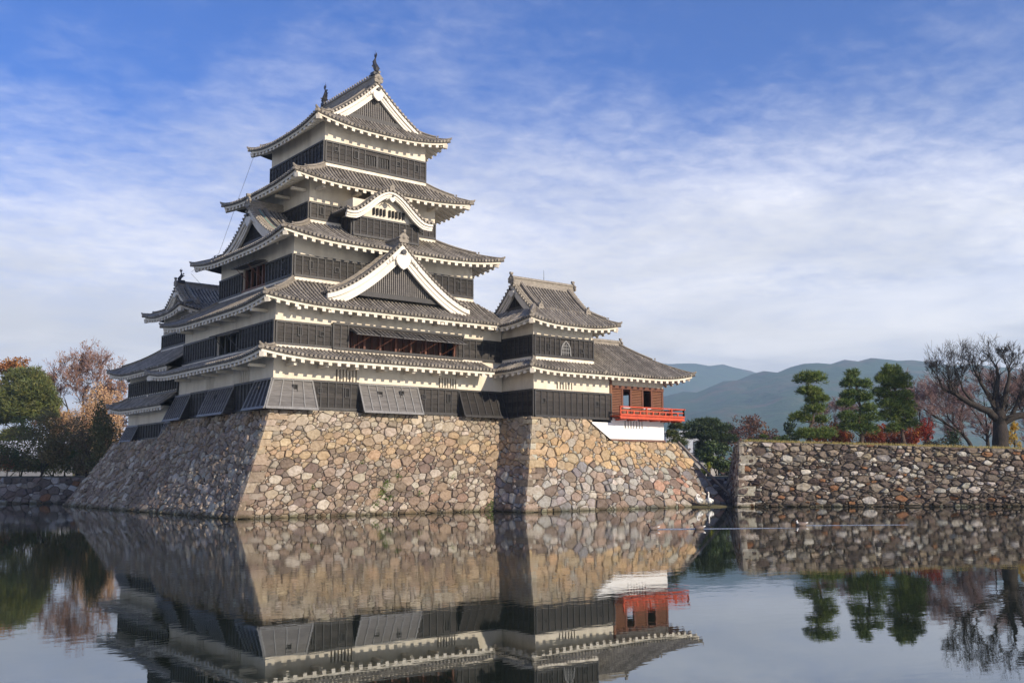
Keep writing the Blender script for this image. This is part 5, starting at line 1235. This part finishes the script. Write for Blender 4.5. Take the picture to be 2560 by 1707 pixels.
# ================================================================== town behind
def house(name, label, base, wx, wy, hw, hr, wallm, roofm, over=.5, wins=3, ang=0.):
    t = thing(name, label, 'house', base)
    X = RGT*math.cos(ang)+FWD*math.sin(ang); Y = -RGT*math.sin(ang)+FWD*math.cos(ang)
    def Q(a, b, c): return base+X*a+Y*b+Vector((0,0,c))
    mb = MB(); mb.box([Q(-wx,-wy,0),Q(wx,-wy,0),Q(wx,wy,0),Q(-wx,wy,0),Q(-wx,-wy,hw),Q(wx,-wy,hw),Q(wx,wy,hw),Q(-wx,wy,hw)]); mb.build('wall', wallm, t)
    if hr > 0:
        mb = MB(); o_ = over
        for s in (-1, 1):
            a = [Q(-wx-o_, s*(wy+o_), hw-.15), Q(wx+o_, s*(wy+o_), hw-.15), Q(wx+o_, 0, hw+hr), Q(-wx-o_, 0, hw+hr)]
            mb.box(a+[p+Vector((0,0,.14)) for p in a])
        for s in (-1, 1): mb.add([Q(s*wx,-wy,hw),Q(s*wx,wy,hw),Q(s*wx,0,hw+hr-.05)], [(0,1,2)])
        mb.build('roof', roofm, t)
    else:
        mb = MB(); mb.box([Q(-wx-.2,-wy-.2,hw),Q(wx+.2,-wy-.2,hw),Q(wx+.2,wy,hw),Q(-wx-.2,wy,hw),Q(-wx-.2,-wy-.2,hw+.4),Q(wx+.2,-wy-.2,hw+.4),Q(wx+.2,wy,hw+.4),Q(-wx-.2,wy,hw+.4)]); mb.build('roof', roofm, t)
    for i in range(wins):
        c = -wx+2*wx*(i+.5)/wins; w2 = wx/wins*.55; mb = MB(); mb.box([Q(c-w2,-wy-.06,hw*.35),Q(c+w2,-wy-.06,hw*.35),Q(c+w2,-wy+.02,hw*.35),Q(c-w2,-wy+.02,hw*.35),Q(c-w2,-wy-.06,hw*.8),Q(c+w2,-wy-.06,hw*.8),Q(c+w2,-wy+.02,hw*.8),Q(c-w2,-wy+.02,hw*.8)]); f = mb.build('window', 'dark', t)
        mb = MB(); g = .08; mb.box([Q(c-w2+g,-wy-.075,hw*.35+g),Q(c+w2-g,-wy-.075,hw*.35+g),Q(c+w2-g,-wy-.063,hw*.35+g),Q(c-w2+g,-wy-.063,hw*.35+g),Q(c-w2+g,-wy-.075,hw*.8-g),Q(c+w2-g,-wy-.075,hw*.8-g),Q(c+w2-g,-wy-.063,hw*.8-g),Q(c-w2+g,-wy-.063,hw*.8-g)]); mb.build('pane', 'glass', f)
    return t
house('tea_house', 'small house with a dark gabled roof behind the gap by the castle', at(1738, 125, 2.0), 3.0, 2.2, 1.6, 1.3, 'housewall', 'houseroof', .6, 3, PI/2*.9)
house('town_building', 'pale grey town building far behind the gap by the castle', at(1708, 235, 2.0), 5.5, 6, 9.5, 0, 'conc', 'paleroof', 0, 4)
house('lakeside_hall', 'low dark building with a pale metal roof among the left bank trees', at(98, 122, 2.1), 3.6, 3.0, 2.2, 2.1, 'houseroof', 'paleroof', .7, 4)

# ================================================================== birds, wakes and small things
def swan(base, yaw, label, tucked):
    t = thing('swan', label, 'swan', base, 'swans at the water edge', False); t.rotation_euler = (0,0,yaw)
    mb = MB(); mb.tube([(-.34,0,.20),(-.27,0,.24),(-.14,0,.30),(.02,0,.36),(.13,0,.41),(.19,0,.47)], [.02,.12,.19,.20,.15,.06], 12); mb.build('body', 'feather', t, True)
    for s in (-1, 1):
        mb = MB(); mb.tube([(.10,s*.15,.42),(-.04,s*.19,.37),(-.22,s*.14,.28),(-.36,s*.05,.22)], [.05,.10,.07,.01], 7); mb.build('wing', 'feather', t, True)
    neck = [(.15,0,.44),(.23,0,.56),(.20,0,.68),(.14,0,.79),(.16,0,.88),(.23,0,.90)] if not tucked else [(.15,0,.44),(.24,0,.55),(.25,0,.68),(.16,0,.77),(.05,0,.76),(-.02,0,.70)]
    mb = MB(); mb.tube(neck, [.085,.06,.05,.045,.05,.055], 8); mb.build('neck', 'feather', t, True)
    h = Vector(neck[-1]); d = (h-Vector(neck[-2])).normalized()
    mb = MB(); mb.ball(h+d*.02, .075,.06,.06, 8, 6); hd = mb.build('head', 'feather', t, True)
    mb = MB(); mb.tube([h+d*.06, h+d*.17+Vector((0,0,-.02))], [.03,.012], 6); mb.build('beak', 'beak', hd)
    for s in (-1, 1):
        mb = MB(); mb.tube([(.0,s*.08,.22),(.0,s*.08,.0)], [.026,.02], 5); mb.tube([(.0,s*.08,.01),(.10,s*.09,.005)], [.02,.03], 5); mb.build('leg', 'iron', t)
sx_ = at(1736, 71.5, .10); swan(sx_, R(185), 'white swan with its neck curled back, left of the two on the bank', True)
sx_ = at(1762, 71.3, .10); swan(sx_, R(205), 'white swan with its neck raised, right of the two on the bank', False)
mb = MB(); rg = random.Random(5)
c0 = at(1745, 72.4, 0); n = 28
ring = []
for k in range(n):
    a = 2*PI*k/n; ring.append(c0+RGT*math.cos(a)*2.3*(1+.15*math.sin(3*a))+FWD*math.sin(a)*1.3+Vector((0,0,-.1)))
mb.add(ring+[lerp(p, c0, .18)+Vector((0,0,.17)) for p in ring]+[c0+Vector((0,0,.2))], [(i,(i+1)%n,n+(i+1)%n,n+i) for i in range(n)]+[(n+i,n+(i+1)%n,2*n) for i in range(n)])
o = mb.build('mud_bank', 'grass_ground'); o['kind'] = 'structure'
def duck(base, yaw, label, scale=1., pale=False):
    t = thing('duck', label, 'duck', base, 'ducks swimming in line', False); t.rotation_euler = (0,0,yaw); t.scale = (scale*.85,)*3
    mb = MB(); mb.tube([(-.26,0,.10),(-.18,0,.07),(-.05,0,.05),(.08,0,.06),(.16,0,.10)], [.015,.07,.10,.095,.03], 9); mb.build('body', 'drake', t, True)
    mb = MB(); mb.tube([(-.18,0,.09),(-.30,0,.14)], [.05,.01], 6); mb.build('tail', 'feather', t, True)
    mb = MB(); mb.tube([(.12,0,.08),(.17,0,.16),(.18,0,.22)], [.05,.035,.04], 8); mb.build('neck', 'feather' if pale else 'duckhead', t, True)
    mb = MB(); mb.ball((.195,0,.235), .055,.045,.045, 8, 6); hd = mb.build('head', 'duckhead', t, True)
    mb = MB(); mb.tube([(.24,0,.23),(.31,0,.215)], [.024,.014], 6); mb.build('beak', 'iron', hd)
HD = math.atan2(-RGT.y, -RGT.x)
duck(at(1622, 42.6, .0), HD, 'leading duck of the swimming line, farthest left', 1.15)
duck(at(1733, 42.8, .0), HD, 'duck following second in the swimming line', 1.2)
duck(at(1984, 45.5, .0), HD, 'lone brown duck swimming at the right end of the line', 1.25, True)
def wake(pts, w, h, name='wake'):
    mb = MB(); rows_ = [[], [], [], [], []]
    for i, (p, k) in enumerate(pts):
        a = pts[max(0,i-1)][0]; b = pts[min(len(pts)-1,i+1)][0]; d = (b-a).normalized(); s = Vector((-d.y, d.x, 0))
        for j, (o_, z) in enumerate(((-1,.0005),(-.4,.6),(0,1),(.4,.6),(1,.0005))): rows_[j].append(p+s*o_*w*k+Vector((0,0,z*h*k+.002)))
    mb.grid(rows_); o = mb.build(name, 'sky_glint', None, True); o['kind'] = 'stuff'
for j in range(3):
    wake([(at(1630+i*22+j*9, 42.75+.04*i+j*.16, 0), max(.12, 1-i/17)) for i in range(16)], .05, .022)
wake([(at(1740+i*30, 43.0+.10*i, 0), max(.12, 1-i/9)) for i in range(8)], .05, .022)
for j in range(2): wake([(at(1994+i*36, 45.6+.02*i+j*.22*i/6, 0), max(.12, 1-i/12)) for i in range(8)], .045, .018)
mb = MB(); pt_, pb_ = Vector((29.95,-4.35,4.62)), Vector((32.5,-6.85,.80)); mb.tube([pt_, pb_], [.085,.08], 7); mb.tube([pb_, pb_+Vector((-.55,-.35,-.10))], .05, 5)
tag(mb.build('drain_pole', 'pipe'), 'weathered straight pole leaning down the corner of the stone base under the white wall', 'pole')

# ================================================================== hills and air
def hill(name, prof, D, depth, seed, cols):
    """ridge with real height: prof = (photo column, photo row) samples of its skyline, D metres away"""
    rg = np.random.default_rng(seed); xs = [p[0] for p in prof]; ys = [p[1] for p in prof]
    n = 170; cols_ = np.linspace(xs[0], xs[-1], n); yy = np.interp(cols_, xs, ys); yy = np.convolve(np.pad(yy, 3, mode='edge'), np.ones(7)/7, 'valid') + rg.normal(0, .7, n); K = 16
    def noise1(x, s): return sum(math.sin(x*f*s+ph)*a for f, ph, a in ((1,.3,.5),(2.3,1.9,.3),(4.9,4.,.2),(9.7,2.,.12)))
    rows_ = []
    for k in range(-5, K+1):
        t = k/K; r = []
        for i, px in enumerate(cols_):
            top = CAM.z+D*(1186-yy[i])/2512.44
            if k >= 0: fall = (1-t)**1.25
            else: fall = 1+k*.13
            b = at(px, D-t*depth if k >= 0 else D-t*depth*1.6, 0)
            spur = noise1(i*.16+k*.5, 1)*.07*min(1, t*4 if t > 0 else 0)*(1-t)+rg.normal(0, .016)
            r.append(Vector((b.x, b.y, max(-2, top*(fall+spur)))))
        rows_.append(r)
    mb = MB(); mb.grid(rows_); o = mb.build(name, cols, None, True); o['kind'] = 'structure'; return o
M['hill'] = mat('wooded_hill', (.060,.118,.048), .95, (.16,.125,.07), .009, 10, 6., .03, lo=.50, hi=.66, c3=(.030,.062,.030), n3=.02)
hill('near_hills', [(-1500,1120),(200,1110),(900,1085),(1400,1062),(1640,1000),(1700,985),(1800,962),(1870,948),(1915,930),(1950,918),(2000,916),(2040,907),(2100,905),(2200,903),(2300,907),(2400,912),(2480,930),(2600,925),(2800,960),(3400,1000),(4200,1060)], 2300, 1300, 2, 'hill')
hill('far_hills', [(-1500,1150),(600,1120),(1100,1000),(1400,930),(1600,915),(1750,905),(1800,912),(1850,925),(1900,945),(2000,960),(2300,980),(3000,1000),(4200,1040)], 3900, 1300, 9, 'hill')
mb = MB(); mb.aabb(-3800, 6500, -250, 5600, -3.2, 480)
hz_ = bpy.data.materials.new('air'); hz_.use_nodes = True; nt = hz_.node_tree; nt.nodes.remove(nt.nodes['Principled BSDF'])
pv = nt.nodes.new('ShaderNodeVolumePrincipled'); pv.inputs['Density'].default_value = .00026; pv.inputs['Color'].default_value = (.55,.76,1,1); pv.inputs['Anisotropy'].default_value = 0
nt.links.new(pv.outputs[0], nt.nodes['Material Output'].inputs['Volume']); M['haze'] = hz_
o = mb.build('haze', 'haze'); o['kind'] = 'stuff'
